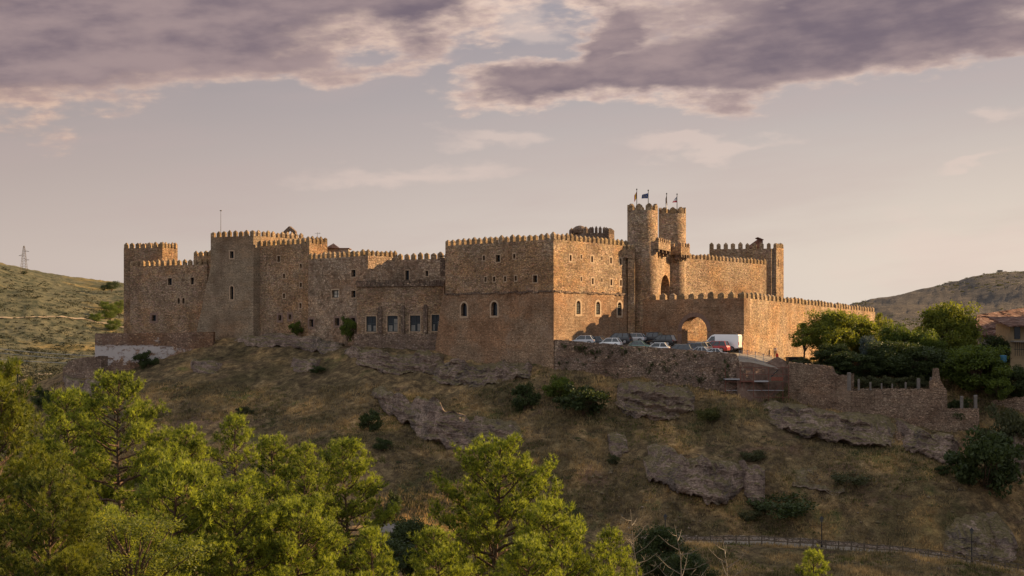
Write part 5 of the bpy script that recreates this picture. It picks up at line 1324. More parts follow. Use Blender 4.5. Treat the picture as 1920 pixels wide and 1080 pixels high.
scrub('hill_scrub', 2600, 94, M_hs, leftfar, 0.95, 0.5, 24, 'dark scrub spread over the left hill', lambda X, Y: fbm(X / 40, Y / 55, 4, 67) > 0.47, 0.7)
def rightfar(rs, n): Y = rs.uniform(430, 780, n); return rs.uniform(0.24, 0.40, n) * Y, Y
scrub('bare_hill_scrub', 1500, 95, M_leaf_o, rightfar, 1.0, 0.6, 20, 'thin scrub over the right hill', lambda X, Y: fbm(X / 40, Y / 55, 4, 69) > 0.47, 0.5)
def stones(name, n, seed, cond, label):
    rs = np.random.RandomState(seed); X, Y = near_xy(rs, n); k = cond(X, Y); X, Y = X[k], Y[k]; Z = terrain(X, Y); m = len(X)
    base = np.array([[1, 0, 0], [-1, 0, 0], [0, 1, 0], [0, -1, 0], [0, 0, 1], [0, 0, -1], [.7, .7, .5], [-.7, .6, .4]])[:6]
    fc = np.array([[0, 2, 4], [2, 1, 4], [1, 3, 4], [3, 0, 4], [2, 0, 5], [1, 2, 5], [3, 1, 5], [0, 3, 5]])
    r = rs.uniform(0.08, 0.42, m) ** 1.3; a = rs.uniform(0, 6.28, m)
    V = base[None] * rs.uniform(0.6, 1.2, (m, 6, 3)) * np.stack([r * 1.4, r, r * 0.7], 1)[:, None]
    x_ = V[..., 0] * np.cos(a)[:, None] - V[..., 1] * np.sin(a)[:, None]; y_ = V[..., 0] * np.sin(a)[:, None] + V[..., 1] * np.cos(a)[:, None]
    V = np.stack([x_ + X[:, None], y_ + Y[:, None], V[..., 2] + Z[:, None]], -1)
    o = np_mesh(name, V.reshape(-1, 3), (fc[None] + np.arange(m)[:, None, None] * 6).reshape(-1, 3), M_rock); tag(o, label, 'stones', kind='stuff')
stones('loose_stones', 9000, 96, lambda X, Y: outside_castle(X, Y) & (fbm(X / 8 + 31, Y / 6, 4, 71) > 0.54), 'loose stones strewn over the slope')

M_track = flat_mat('pale_track_earth', (0.20, 0.155, 0.105), 1.0, nz=0.3, ns=0.3)
for nm, lab, pl_, wd_ in (('hill_track', 'pale earth track across the left hill', [(-80, 600), (0, 599), (60, 597), (110, 596), (150, 600), (190, 607), (240, 618)], 2.2), ('field_edge', 'sunlit pale field edge behind the left pines', [(-60, 712), (0, 709), (60, 706), (110, 702), (150, 700)], 4.0)):
    q_ = []
    for px in range(pl_[0][0], pl_[-1][0], 6):
        h_ = hit(px, float(np.interp(px, [a for a, _ in pl_], [b for _, b in pl_])), 280, 900); q_.append(h_)
    ysm = np.convolve(np.pad([v.y for v in q_], 4, 'edge'), np.ones(9) / 9, 'valid'); mb = MB(); L1 = []
    for v, y_ in zip(q_, ysm):
        x_ = v.x / v.y * y_; L1.append(((x_, y_, TZ(x_, y_) + 0.25), (x_, y_ + wd_, TZ(x_, y_ + wd_) + 0.25)))
    for a_, b_ in zip(L1, L1[1:]): mb.face([a_[0], b_[0], b_[1], a_[1]])
    tag(mb.build(nm, M_track), lab, kind='structure')

# ------------------------------------------------------------------ grass on the near hillside (nobody could count it)
def grass(name, n, seed, mat, hgt, xr, yr, cond, wid=0.05, label='', blades=5):
    rs = np.random.RandomState(seed)
    Y = rs.uniform(yr[0], yr[1], n); u = rs.uniform(-0.40, 0.40, n); X = u * Y
    keep = cond(X, Y); X, Y = X[keep], Y[keep]; Z = terrain(X, Y)
    k = blades; c = np.repeat(np.stack([X, Y, Z - 0.05], 1), k, 0); m = len(c)
    c[:, 0] += rs.normal(0, 0.16, m); c[:, 1] += rs.normal(0, 0.16, m)
    sc = np.repeat(rs.uniform(0.6, 1.35, len(X)) * (0.7 + 0.7 * vnoise(X / 5, Y / 5, seed)), k)
    d = np.stack([rs.normal(0.1, 0.32, m), rs.normal(0, 0.32, m), np.ones(m)], 1); d = unit(d) * (hgt * sc * rs.uniform(0.6, 1.2, m))[:, None]
    a = rs.uniform(0, np.pi, m); s = np.stack([np.cos(a), np.sin(a), np.zeros(m)], 1) * wid
    V = np.stack([c - s, c + s, c + d], 1).reshape(-1, 3)
    o = np_mesh(name, V, np.arange(3 * m).reshape(m, 3), mat); tag(o, label, 'grass', kind='stuff'); return o
def cond1(X, Y):
    n = fbm(X / 8, Y / 6, 3, 77); px = X / Y * F + 960
    inside = (Y > 180 + 0.02 * np.abs(X)) & (X > -70) & (X < 31) & (Y > 190 + np.clip(-X - 8, 0, 100) * 0.45)
    return (n > 0.40) & ~inside & (Y < 226)
grass('dry_grass', 90000, 5, M_grass, 0.42, None, (120, 228), cond1, 0.045, 'dry straw-coloured grass covering the slope')
def cond2(X, Y):
    n = fbm(X / 7 + 9, Y / 5, 3, 41)
    inside = (X > -70) & (X < 31) & (Y > 190 + np.clip(-X - 8, 0, 100) * 0.45)
    return (n > 0.55) & ~inside
grass('green_grass', 70000, 6, M_grass_g, 0.32, None, (120, 226), cond2, 0.05, 'greener grass patches on the slope')

# ------------------------------------------------------------------ cars
M_paint = {}
def paint(nm, c, rough=0.3):
    m, t = newmat('paint_' + nm)
    b = t.n('ShaderNodeBsdfPrincipled'); b.inputs['Base Color'].default_value = tuple(c) + (1,); b.inputs['Roughness'].default_value = rough
    b.inputs['Metallic'].default_value = 0.25; b.inputs['Coat Weight'].default_value = 0.6
    t.out(b.outputs[0]); M_paint[nm] = m
paint('white', (0.72, 0.72, 0.72)); paint('silver', (0.42, 0.43, 0.45)); paint('black', (0.015, 0.015, 0.018)); paint('navy', (0.02, 0.03, 0.06)); paint('red', (0.34, 0.02, 0.02))
paint('green', (0.10, 0.17, 0.14)); paint('grey', (0.12, 0.13, 0.15)); paint('beige', (0.48, 0.40, 0.30)); paint('maroon', (0.10, 0.02, 0.02)); paint('darkgrey', (0.05, 0.055, 0.065))
M_carglass = flat_mat('car_glass', (0.02, 0.025, 0.03), 0.05, spec=0.9)
M_tyre = flat_mat('tyre_rubber', (0.02, 0.02, 0.02), 0.85); M_rim = flat_mat('wheel_rim', (0.45, 0.45, 0.47), 0.3, metal=0.8)
M_tail = flat_mat('tail_lamp_red', (0.45, 0.02, 0.015), 0.3); M_head = flat_mat('head_lamp_glass', (0.75, 0.75, 0.72), 0.15)
def mesh_of(mb, name, mats, smooth=False):
    o = mb.build(name, mats, smooth=smooth); me = o.data; bpy.data.objects.remove(o); return me
def car_proto(kind):
    L, W, Hh = dict(hatch=(3.9, 1.68, 1.45), sedan=(4.4, 1.72, 1.42), estate=(4.5, 1.72, 1.46), suv=(4.4, 1.82, 1.70))[kind]
    belt = Hh * 0.60; zb = 0.24
    mb = MB()
    # lower body as stations along x: (x, z_bottom, z_top, half width)
    hood = belt - 0.10; tail = belt + (0.0 if kind != 'sedan' else -0.02)
    st = [(-L / 2, 0.42, tail - 0.22, W * 0.42), (-L / 2 + 0.08, 0.30, tail - 0.04, W * 0.46), (-L / 2 + 0.45, zb, tail, W * 0.495), (-L * 0.1, zb, belt, W * 0.5), (L * 0.18, zb, belt - 0.02, W * 0.5),
          (L * 0.26, zb, hood + 0.02, W * 0.5), (L / 2 - 0.45, zb, hood - 0.10, W * 0.485), (L / 2 - 0.10, 0.28, hood - 0.20, W * 0.44), (L / 2, 0.40, hood - 0.32, W * 0.38)]
    rings = []
    for x_, z0, z1, hw in st:
        i = len(mb.v); rings.append(i)
        for yy, zz_ in ((-hw * 0.92, z0), (-hw, z0 + 0.12), (-hw, z0 + (z1 - z0) * 0.6), (-hw * 0.94, z1 - 0.03), (-hw * 0.80, z1), (hw * 0.80, z1), (hw * 0.94, z1 - 0.03), (hw, z0 + (z1 - z0) * 0.6), (hw, z0 + 0.12), (hw * 0.92, z0)):
            mb.v.append((x_, yy, zz_))
    for a_, b_ in zip(rings, rings[1:]):
        for k in range(10): mb.f.append((a_ + k, b_ + k, b_ + (k + 1) % 10, a_ + (k + 1) % 10)); mb.m.append(0)
    mb.f.append(tuple(rings[0] + k for k in range(10))); mb.m.append(0); mb.f.append(tuple(rings[-1] + k for k in reversed(range(10)))); mb.m.append(0)
    rear_b = {'hatch': -L / 2 + 0.22, 'sedan': -L / 2 + 0.85, 'estate': -L / 2 + 0.20, 'suv': -L / 2 + 0.18}[kind]
    rear_t = {'hatch': -L / 2 + 0.65, 'sedan': -L / 2 + 1.40, 'estate': -L / 2 + 0.50, 'suv': -L / 2 + 0.45}[kind]
    fb, ft_ = L * 0.24, L * 0.06
    wb, wt = W * 0.45, W * 0.365
    base = [(rear_b, -wb), (fb, -wb), (fb, wb), (rear_b, wb)]; top = [(rear_t, -wt), (ft_, -wt), (ft_, wt), (rear_t, wt)]
    zr = Hh - 0.05
    g = MB()
    bv = [(x_, y_, belt - 0.03) for x_, y_ in base]; tv = [(x_, y_, zr) for x_, y_ in top]
    for k in range(4): g.face([bv[k], bv[(k + 1) % 4], tv[(k + 1) % 4], tv[k]])
    g.face(tv)
    # roof and pillars in body colour
    rt = [(x_ * 1.0, y_ * 1.03, zr - 0.02) for x_, y_ in top]; rt2 = [(x_ * 0.96, y_ * 0.86, Hh) for x_, y_ in top]
    for k in range(4): mb.face([rt[k], rt[(k + 1) % 4], rt2[(k + 1) % 4], rt2[k]])
    mb.face(rt2); mb.face(rt[::-1])
    for k in range(4): mb.bar(bv[k], tv[k], 0.10, 0.07)
    for xx in ((0.42,) if kind in ('hatch',) else (0.36, 0.68)):
        for sgn in (-1, 1):
            xb = rear_b + (fb - rear_b) * xx; xt = rear_t + (ft_ - rear_t) * xx
            mb.bar((xb, sgn * wb, belt - 0.03), (xt, sgn * wt, zr), 0.08, 0.05)
    for sgn in (-1, 1): mb.box((L * 0.17, sgn * (W * 0.5 + 0.06), belt + 0.05), (0.10, 0.16, 0.12))
    body = mesh_of(mb, 'body', [M_paint['white']]); glass = mesh_of(g, 'windows', [M_carglass])
    wh = MB(); r = 0.32 if kind != 'suv' else 0.36
    wh.tube([(0, -0.10, 0), (0, 0.10, 0)], [r, r], 18, 0); wh.tube([(0, -0.115, 0), (0, 0.115, 0)], [r * 0.62, r * 0.62], 12, 1)
    wheel = mesh_of(wh, 'wheel', [M_tyre, M_rim])
    tl = MB(); tl.box((0, 0, 0), (0.10, 0.26, 0.22)); tlm = mesh_of(tl, 'tail_lamp', [M_tail])
    hl = MB(); hl.box((0, 0, 0), (0.14, 0.34, 0.14)); hlm = mesh_of(hl, 'head_lamp', [M_head])
    pts = [('body', body, (0, 0, 0)), ('windows', glass, (0, 0, 0))]
    for sx in (-1, 1):
        for sy in (-1, 1): pts.append(('wheel', wheel, (sx * L * 0.305, sy * (W / 2 - 0.10), r)))
    for sy in (-1, 1): pts.append(('tail_lamp', tlm, (-L / 2 + 0.07, sy * W * 0.36, tail - 0.22))); pts.append(('head_lamp', hlm, (L / 2 - 0.16, sy * W * 0.31, hood - 0.25)))
    return pts
CARS = {k: car_proto(k) for k in ('hatch', 'sedan', 'estate', 'suv')}
GC = 'cars parked below the castle gate'
def car(kind, colr, px, Y, hdg, label, sc=0.90):
    b = XY(px, Y); e = empty('parked_car', (b.x, b.y, floorz(b.x, b.y)), R(hdg)); e.scale = (sc, sc, sc); tag(e, label, 'car', GC)
    for nm, me, loc in CARS[kind]:
        o = bpy.data.objects.new(nm, me); col.objects.link(o); o.parent = e; o.location = loc
        if nm == 'body': o.material_slots[0].link = 'OBJECT'; o.material_slots[0].material = M_paint[colr]
def wallY(px): return float(np.interp(px, [1040, 1386], [189.8, 183.4]))
car('hatch', 'silver', 1092, wallY(1092) + 1.7, 164, 'low silver-grey car at the left end of the parking row')
car('sedan', 'darkgrey', 1118, wallY(1118) + 2.9, 150, 'dark car between the silver-grey one and the white one on the left')
car('hatch', 'white', 1142, wallY(1142) + 1.8, 162, 'small white car on the left, under the arched windows')
car('suv', 'black', 1158, 195.0, 160, 'tall black car parked behind the small white one')
car('hatch', 'silver', 1188, 198.5, 160, 'pale silver car roof showing behind the green car')
car('sedan', 'green', 1194, wallY(1194) + 1.7, 164, 'grey-green saloon car by the wall')
car('hatch', 'white', 1231, wallY(1231) + 1.6, 164, 'white hatchback in the middle of the front row')
car('suv', 'black', 1217, 199.0, 150, 'black off-roader under the round tower, left of its pair')
car('suv', 'black', 1241, 196.5, 150, 'black off-roader under the round tower, right of its pair')
car('estate', 'darkgrey', 1271, wallY(1271) + 1.7, 163, 'dark grey estate car right of the white hatchback')
car('estate', 'navy', 1297, 190.4, 148, 'navy estate car with a sunlit tail in front of the arch')
car('hatch', 'beige', 1311, 192.3, 148, 'cream car with a sunlit tail between the navy and the maroon cars')
car('hatch', 'maroon', 1323, 194.0, 148, 'dark maroon car just left of the bright red one')
car('suv', 'red', 1340, 192.9, 152, 'bright red car next to the white van', 0.92)
car('sedan', 'silver', 1312, wallY(1312) + 1.8, 160, 'pale grey saloon mostly hidden behind the wall, between the estate and the last silver saloon')
car('sedan', 'silver', 1337, wallY(1337) + 1.7, 164, 'silver saloon at the right end of the front row')
# white van
b = XY(1355, 194.9); van = empty('white_van', (b.x, b.y, floorz(b.x, b.y) + 0.12), R(155)); tag(van, 'white panel van with sunlit rear doors in front of the gate wall', 'van')
mb = MB(); prof = [(-2.45, 0.32), (-2.45, 2.05), (-2.38, 2.18), (0.9, 2.22), (1.35, 2.05), (2.05, 1.28), (2.45, 1.05), (2.5, 0.35)]
for k in range(len(prof)):
    a_, b_ = prof[k], prof[(k + 1) % len(prof)]
    wa = 0.95 if a_[1] < 1.4 else 0.86; wb_ = 0.95 if b_[1] < 1.4 else 0.86
    mb.face([(a_[0], -wa, a_[1]), (b_[0], -wb_, b_[1]), (b_[0], wb_, b_[1]), (a_[0], wa, a_[1])])
for sg in (-1, 1):
    f = [(x_, sg * (0.95 if z_ < 1.4 else 0.86), z_) for x_, z_ in prof]; mb.face(f if sg < 0 else f[::-1])
def vpart(m, nm, mats, par=van):
    me = mesh_of(m, nm, mats); o = bpy.data.objects.new(nm, me); col.objects.link(o); o.parent = par; return o
vpart(mb, 'body', M_paint['white'])
m = MB(); m.face([(1.37, -0.80, 2.02), (2.04, -0.84, 1.31), (2.04, 0.84, 1.31), (1.37, 0.80, 2.02)][::-1]); 
for p_ in range(1): m.v = [(v[0] + 0.02, v[1], v[2] + 0.02) for v in m.v]
vpart(m, 'windscreen', M_carglass)
for sg in (-1, 1):
    m = MB(); f = [(0.85, sg * 0.93, 1.95), (1.30, sg * 0.92, 1.93), (1.85, sg * 0.97, 1.32), (0.85, sg * 0.97, 1.32)]; m.face(f); m.face([(x_, y_ - sg * 0.03, z_) for x_, y_, z_ in f][::-1]); vpart(m, 'side_window', M_carglass)
for sg in (-1, 1):
    m = MB(); m.box((-2.47, sg * 0.45, 1.2), (0.05, 0.84, 1.6)); vpart(m, 'rear_door', M_paint['white'])
    m = MB(); m.box((-2.50, sg * 0.86, 0.95), (0.05, 0.12, 0.4)); vpart(m, 'tail_lamp', M_tail)
m = MB(); m.box((0, 0, 0.40), (5.0, 1.86, 0.12)); vpart(m, 'bumper_strip', M_tyre)
for sx in (-1.55, 1.6):
    for sg in (-1, 1):
        m = MB(); m.tube([(sx, sg * 0.76, 0.24), (sx, sg * 0.98, 0.24)], [0.36, 0.36], 18, 0); m.tube([(sx, sg * 0.75, 0.24), (sx, sg * 0.995, 0.24)], [0.2, 0.2], 12, 1); vpart(m, 'wheel', [M_tyre, M_rim])

# ------------------------------------------------------------------ people at the foot of the side wall
M_skin = flat_mat('skin', (0.42, 0.26, 0.19), 0.6); M_hair = flat_mat('dark_hair', (0.03, 0.02, 0.015), 0.8)
M_jean = flat_mat('dark_blue_denim', (0.04, 0.05, 0.09), 0.9); M_greysh = flat_mat('grey_cloth', (0.30, 0.30, 0.31), 0.9); M_whitesh = flat_mat('white_cloth', (0.60, 0.58, 0.56), 0.9); M_redbag = flat_mat('red_cloth', (0.45, 0.05, 0.04), 0.9); M_khaki = flat_mat('khaki_cloth', (0.25, 0.21, 0.15), 0.9)
def skin_mesh(name, verts, edges, radii, mat, par, root=0):
    me = bpy.data.meshes.new(name); me.from_pydata(verts, edges, []); me.materials.append(mat)
    o = bpy.data.objects.new(name, me); col.objects.link(o); o.parent = par
    sk = o.modifiers.new('skin', 'SKIN'); sk.use_smooth_shade = True
    if me.skin_vertices: lay = me.skin_vertices[0]
    else: lay = None
    if lay:
        for i, r in enumerate(radii):
            rr = r if isinstance(r, tuple) else (r, r); lay.data[i].radius = rr; lay.data[i].use_root = (i == root)
    sb = o.modifiers.new('sub', 'SUBSURF'); sb.levels = 1; sb.render_levels = 1
    return o
def person(px, Y, rz, shirt, trousers, label, stride=0.12, arm=0.1):
    b = XY(px, Y); e = empty('person', (b.x, b.y, floorz(b.x, b.y) + 0.02), rz); tag(e, label, 'person')
    v = [(0, 0, 0.92), (0, 0, 1.15), (0, 0, 1.38), (0, 0, 1.48), (0, 0.02, 1.56), (0, 0.02, 1.66),
         (0.18, 0, 1.38), (0.23, 0.02, 1.12), (0.22, arm, 0.88), (0.22, arm + 0.03, 0.78), (-0.18, 0, 1.38), (-0.24, -0.02, 1.12), (-0.22, arm * 0.5 + 0.05, 0.90), (-0.22, arm * 0.5 + 0.08, 0.80),
         (0.10, 0, 0.86), (0.10, stride * 0.6, 0.48), (0.10, stride, 0.08), (0.10, stride + 0.14, 0.03), (-0.10, 0, 0.86), (-0.10, -stride * 0.3, 0.48), (-0.10, -stride, 0.08), (-0.10, -stride + 0.14, 0.03)]
    ed = [(0, 1), (1, 2), (2, 3), (3, 4), (4, 5), (2, 6), (6, 7), (7, 8), (8, 9), (2, 10), (10, 11), (11, 12), (12, 13), (0, 14), (14, 15), (15, 16), (16, 17), (0, 18), (18, 19), (19, 20), (20, 21)]
    rad = [(0.14, 0.10), (0.13, 0.09), (0.15, 0.10), 0.06, (0.08, 0.10), (0.07, 0.09), 0.055, 0.045, 0.035, 0.035, 0.055, 0.045, 0.035, 0.035, 0.085, 0.06, 0.045, 0.04, 0.085, 0.06, 0.045, 0.04]
    skin_mesh('body', v, ed, rad, M_skin, e)
    skin_mesh('shirt', [v[0], v[1], v[2], v[6], (0.225, 0.015, 1.16), v[10], (-0.235, -0.015, 1.16)], [(0, 1), (1, 2), (2, 3), (3, 4), (2, 5), (5, 6)], [(0.16, 0.12), (0.155, 0.11), (0.17, 0.12), 0.075, 0.06, 0.075, 0.06], shirt, e)
    skin_mesh('trousers', [v[0], v[14], v[15], v[16], v[18], v[19], v[20]], [(0, 1), (1, 2), (2, 3), (0, 4), (4, 5), (5, 6)], [(0.155, 0.115), 0.10, 0.075, 0.06, 0.10, 0.075, 0.06], trousers, e)
    skin_mesh('hair', [(0, 0.0, 1.62), (0, 0.0, 1.71)], [(0, 1)], [(0.095, 0.10), (0.07, 0.08)], M_hair, e)
    return e
person(1440.5, 206.5, 0.6, M_greysh, M_jean, 'person in grey top standing by the sunlit wall, left of two')
person(1453.5, 205.5, -0.5, M_whitesh, M_khaki, 'person in white top standing by the sunlit wall, right of two')
b = XY(1457.3, 205.2); mb = MB(); mb.box((b.x, b.y, floorz(b.x, b.y) + 0.45), (0.34, 0.22, 0.62), 0.3, taper=0.85); mb.bar((b.x - .1, b.y, floorz(b.x, b.y) + .75), (b.x - .1, b.y, floorz(b.x, b.y) + 1.05), 0.03); mb.bar((b.x + .1, b.y, floorz(b.x, b.y) + .75), (b.x + .1, b.y, floorz(b.x, b.y) + 1.05), 0.03); mb.bar((b.x - .1, b.y, floorz(b.x, b.y) + 1.05), (b.x + .1, b.y, floorz(b.x, b.y) + 1.05), 0.03)
tag(mb.build('red_bag', M_redbag), 'red trolley bag standing beside the person in white', 'bag')

# ------------------------------------------------------------------ breach: earth, scaffold, dirt pile, site fence
eb = ruin_wall('collapsed_wall_face', 'collapsed stretch of wall showing reddish earth behind the scaffold', XY(1384, 185.0), XY(1484, 186.5), [(0, ZY(679, 185)), (0.12, ZY(690, 185)), (0.3, ZY(694, 185)), (0.7, ZY(693, 186)), (1, ZY(685, 187))], -12, 1.4, M_earth, 1.3, seed=15, jit=0.1)
def mound(name, label, c, r, h, mat, seed, cat='earth heap'):
    rs = np.random.RandomState(seed); N, M_ = 40, 14; V = []
    for j in range(M_ + 1):
        f = j / M_; rr = r * f
        for k in range(N):
            a = 2 * math.pi * k / N; q = 1 + 0.18 * (vnoise(math.cos(a) * 2 + 5, math.sin(a) * 2 + 5, seed) - 0.5)
            x_, y_ = c[0] + math.cos(a) * rr * q, c[1] + math.sin(a) * rr * q
            V.append((x_, y_, c[2] + h * (1 - f) ** 1.1 - 0.25 * f + 0.12 * (float(vnoise(x_ * 3, y_ * 3, seed)) - 0.5)))
    Fc = [(j * N + k, (j + 1) * N + k, (j + 1) * N + (k + 1) % N, j * N + (k + 1) % N) for j in range(M_) for k in range(N)]
    o = np_mesh(name, np.array(V), np.array(Fc), mat, smooth=True); tag(o, label, cat); return o
b = XY(1458, 191); mound('dirt_heap', 'conical heap of brown earth below the two people', (b.x, b.y, floorz(b.x, b.y) - 0.1), 3.1, ZY(668, 191) - floorz(b.x, b.y) + 0.1, M_earth, 4)
b = XY(1490, 195); mb = MB(); z_ = ZY(679, 195); mb.box((b.x, b.y, z_), (2.0, 1.2, 1.3), 0.1, taper=1.06)
for k in range(5): mb.box((b.x - 0.8 + k * 0.4, b.y - 0.64, z_), (0.07, 0.10, 1.1))
mb.box((b.x, b.y, z_ + 0.68), (2.2, 1.4, 0.08), 0.1)
tag(mb.build('black_skip', M_iron), 'black skip standing under the left garden trees', 'skip')
sc = empty('scaffold', tuple(P(1420, 748, 182.6))); tag(sc, 'red tube scaffold with planks and netting below the broken wall end', 'scaffold')
def spart(m, nm, mat): return m.build(nm, mat, sc)
Yf, Yb = 182.2, 183.6
for px, t0, t1 in ((1360, 690, 742), (1388, 686, 744), (1395, 700, 748), (1413, 690, 748), (1441, 688, 748), (1468, 688, 748), (1479, 684, 748)):
    for Y in (Yf, Yb):
        m = MB(); m.tube([P(px, t1 + 4, Y), P(px, t0, Y)], [0.045, 0.045], 6); spart(m, 'upright', M_rust)
for py, x0, x1, mt in ((689, 1388, 1480, M_rust), (702, 1388, 1480, M_rust), (716, 1360, 1480, M_rust), (732, 1362, 1470, M_metal), (745, 1388, 1480, M_rust)):
    for Y in (Yf, Yb):
        m = MB(); m.tube([P(x0, py, Y), P(x1, py, Y)], [0.035, 0.035], 6); spart(m, 'rail', mt)
for a_, b_ in (((1388, 745), (1413, 716)), ((1413, 716), (1441, 745)), ((1441, 745), (1468, 716)), ((1362, 740), (1386, 718))):
    m = MB(); m.tube([P(*a_, Yf - 0.05), P(*b_, Yf - 0.05)], [0.03, 0.03], 6); spart(m, 'brace', M_rust)
for x0, x1, py, mt in ((1359, 1387, 711, M_metal), (1388, 1413, 715, M_rust), (1414, 1441, 715, M_metal), (1442, 1470, 715, M_wood)):
    a_, b_ = P(x0, py, Yf), P(x1, py, Yf); m = MB(); m.box(((a_.x + b_.x) / 2, (Yf + Yb) / 2, a_.z), ((b_.x - a_.x) * 0.98, 1.5, 0.16)); spart(m, 'plank', mt)
M_net, t = newmat('orange_netting'); vv = t.map(t.pos(), (9, 9, 9)); wv1 = t.n('ShaderNodeTexBrick'); t.put(wv1.inputs['Vector'], t.comb(t.sep(vv)[0], t.sep(vv)[2], 0)); wv1.inputs['Mortar Size'].default_value = 0.06; wv1.inputs['Scale'].default_value = 1.0
tb = t.n('ShaderNodeBsdfTransparent'); mx = t.n('ShaderNodeMixShader'); t.put(mx.inputs[0], t.m('SUBTRACT', 0.55, t.m('MULTIPLY', wv1.outputs['Fac'], -0.3))); t.nt.links.new(tb.outputs[0], mx.inputs[1]); t.nt.links.new(t.bsdf((0.22, 0.075, 0.05, 1), 0.7), mx.inputs[2]); t.out(mx.outputs[0])
def net(pts, Y0, nm, par):
    m = MB()
    for (ax, ay), (bx, by), (cx_, cy_), (dx, dy) in pts: m.face([P(ax, ay, Y0), P(bx, by, Y0), P(cx_, cy_, Y0), P(dx, dy, Y0)]); m.face([P(ax, ay, Y0 + 0.02), P(bx, by, Y0 + 0.02), P(cx_, cy_, Y0 + 0.02), P(dx, dy, Y0 + 0.02)][::-1])
    return m.build(nm, M_net, par)
net([((1446, 707), (1468, 707), (1468, 714), (1446, 714))], Yf - 0.08, 'safety_net', sc)
net([((1387, 681), (1397, 688), (1397, 700), (1387, 700)), ((1397, 688), (1402, 692), (1398, 700), (1397, 700))], 183.9, 'hanging_net', sc)
m = MB(); m.bar(P(1446, 706, Yf + 0.6), P(1458, 694, Yf + 0.8), 0.3, 0.08); spart(m, 'leaning_board', M_iron)
# mesh site fence across the road
sf = empty('site_fence', tuple(P(1420, 682, 188))); tag(sf, 'pale wire mesh barrier across the gravel road', 'fence')
pA, pB = XY(1386, 186.5), XY(1446, 190.5)
for k in range(5):
    q = pA.lerp(pB, k / 4); m = MB(); z_ = floorz(q.x, q.y); m.tube([(q.x, q.y, z_ - 0.1), (q.x, q.y, z_ + 1.25)], [0.03, 0.03], 6); m.build('post', M_metal, sf)
for k in range(4):
    m = MB(); a_, b_ = pA.lerp(pB, (k + 0.03) / 4), pA.lerp(pB, (k + 0.97) / 4)
    za_, zb_ = floorz(a_.x, a_.y), floorz(b_.x, b_.y)
    for j in range(15):
        q = a_.lerp(b_, j / 14); zz_ = za_ + (zb_ - za_) * j / 14; m.bar((q.x, q.y, zz_ + 0.1), (q.x, q.y, zz_ + 1.15), 0.016)
    for h_ in (0.1, 0.6, 1.15): m.bar((a_.x, a_.y, za_ + h_), (b_.x, b_.y, zb_ + h_), 0.03)
    m.build('mesh_panel', M_metal, sf)

# ------------------------------------------------------------------ path, low wall, fence and lamps on the lower slope
pts = [(float(px), 0) for px in np.arange(1200, 2011, 6)]
pathp = []
for px, _ in pts:
    y_ = float(np.interp(px, [q[0] for q in PATH], [q[2] for q in PATH])); x_ = (px - CX) / F * y_
    pathp.append(Vector((x_, y_, TZ(x_, y_) + 0.03)))
mb = MB()
for a_, b_ in zip(pathp, pathp[1:]):
    mb.face([(a_.x, a_.y - 0.25, a_.z + 0.05), (b_.x, b_.y - 0.25, b_.z + 0.05), (b_.x, b_.y + 1.9, b_.z + 0.10), (a_.x, a_.y + 1.9, a_.z + 0.10)])
    mb.face([(a_.x, a_.y - 0.25, a_.z - 1.0), (b_.x, b_.y - 0.25, b_.z - 1.0), (b_.x, b_.y - 0.25, b_.z + 0.05), (a_.x, a_.y - 0.25, a_.z + 0.05)])
tag(mb.build('path', M_gravel), 'gravel footpath crossing the lower slope', kind='structure')
mb = MB(); rg = random.Random(31)
for k in range(len(pathp) - 1):
    a_, b_ = pathp[k], pathp[k + 1]
    if pts[k][0] > 1880: break
    h_ = 0.62 + rg.uniform(-0.07, 0.07) - max(0, (pts[k][0] - 1700)) * 0.002
    mb.face([(a_.x, a_.y + 1.9, a_.z - 0.3), (b_.x, b_.y + 1.9, b_.z - 0.3), (b_.x, b_.y + 2.0, b_.z + h_), (a_.x, a_.y + 2.0, a_.z + h_)])
    mb.face([(a_.x, a_.y + 2.0, a_.z + h_), (b_.x, b_.y + 2.0, b_.z + h_), (b_.x, b_.y + 2.5, b_.z + h_ - 0.05), (a_.x, a_.y + 2.5, a_.z + h_ - 0.05)])
    mb.face([(b_.x, b_.y + 2.5, b_.z - 0.3), (a_.x, a_.y + 2.5, a_.z - 0.3), (a_.x, a_.y + 2.5, a_.z + h_ - 0.05), (b_.x, b_.y + 2.5, b_.z + h_ - 0.05)])
M_pale = stone_mat('pale_drystone', [(0.30, 0.24, 0.20), (0.42, 0.35, 0.29), (0.50, 0.43, 0.37), (0.36, 0.28, 0.23)], 3.4, 2.4, (0.10, 0.08, 0.06), (0.9, 0.85, 0.82), 0.1)
tag(mb.build('drystone_wall', M_pale), 'low pale drystone wall along the footpath', 'wall')
pf = empty('path_fence', tuple(pathp[30])); tag(pf, 'brown wooden post and rail fence along the footpath', 'fence')
prev = None
for k in range(14, len(pathp), 4):
    q = pathp[k]; m = MB(); m.box((q.x, q.y - 0.1, q.z + 0.42), (0.13, 0.13, 1.1)); m.build('post', M_wood, pf)
    if prev is not None:
        for h_ in (0.45, 0.85): m = MB(); m.bar((prev.x, prev.y - 0.1, prev.z + h_), (q.x, q.y - 0.1, q.z + h_), 0.09, 0.09); m.build('rail', M_wood, pf)
    prev = q
M_lamp = flat_mat('dusty_lantern_glass', (0.10, 0.095, 0.085), 0.4)
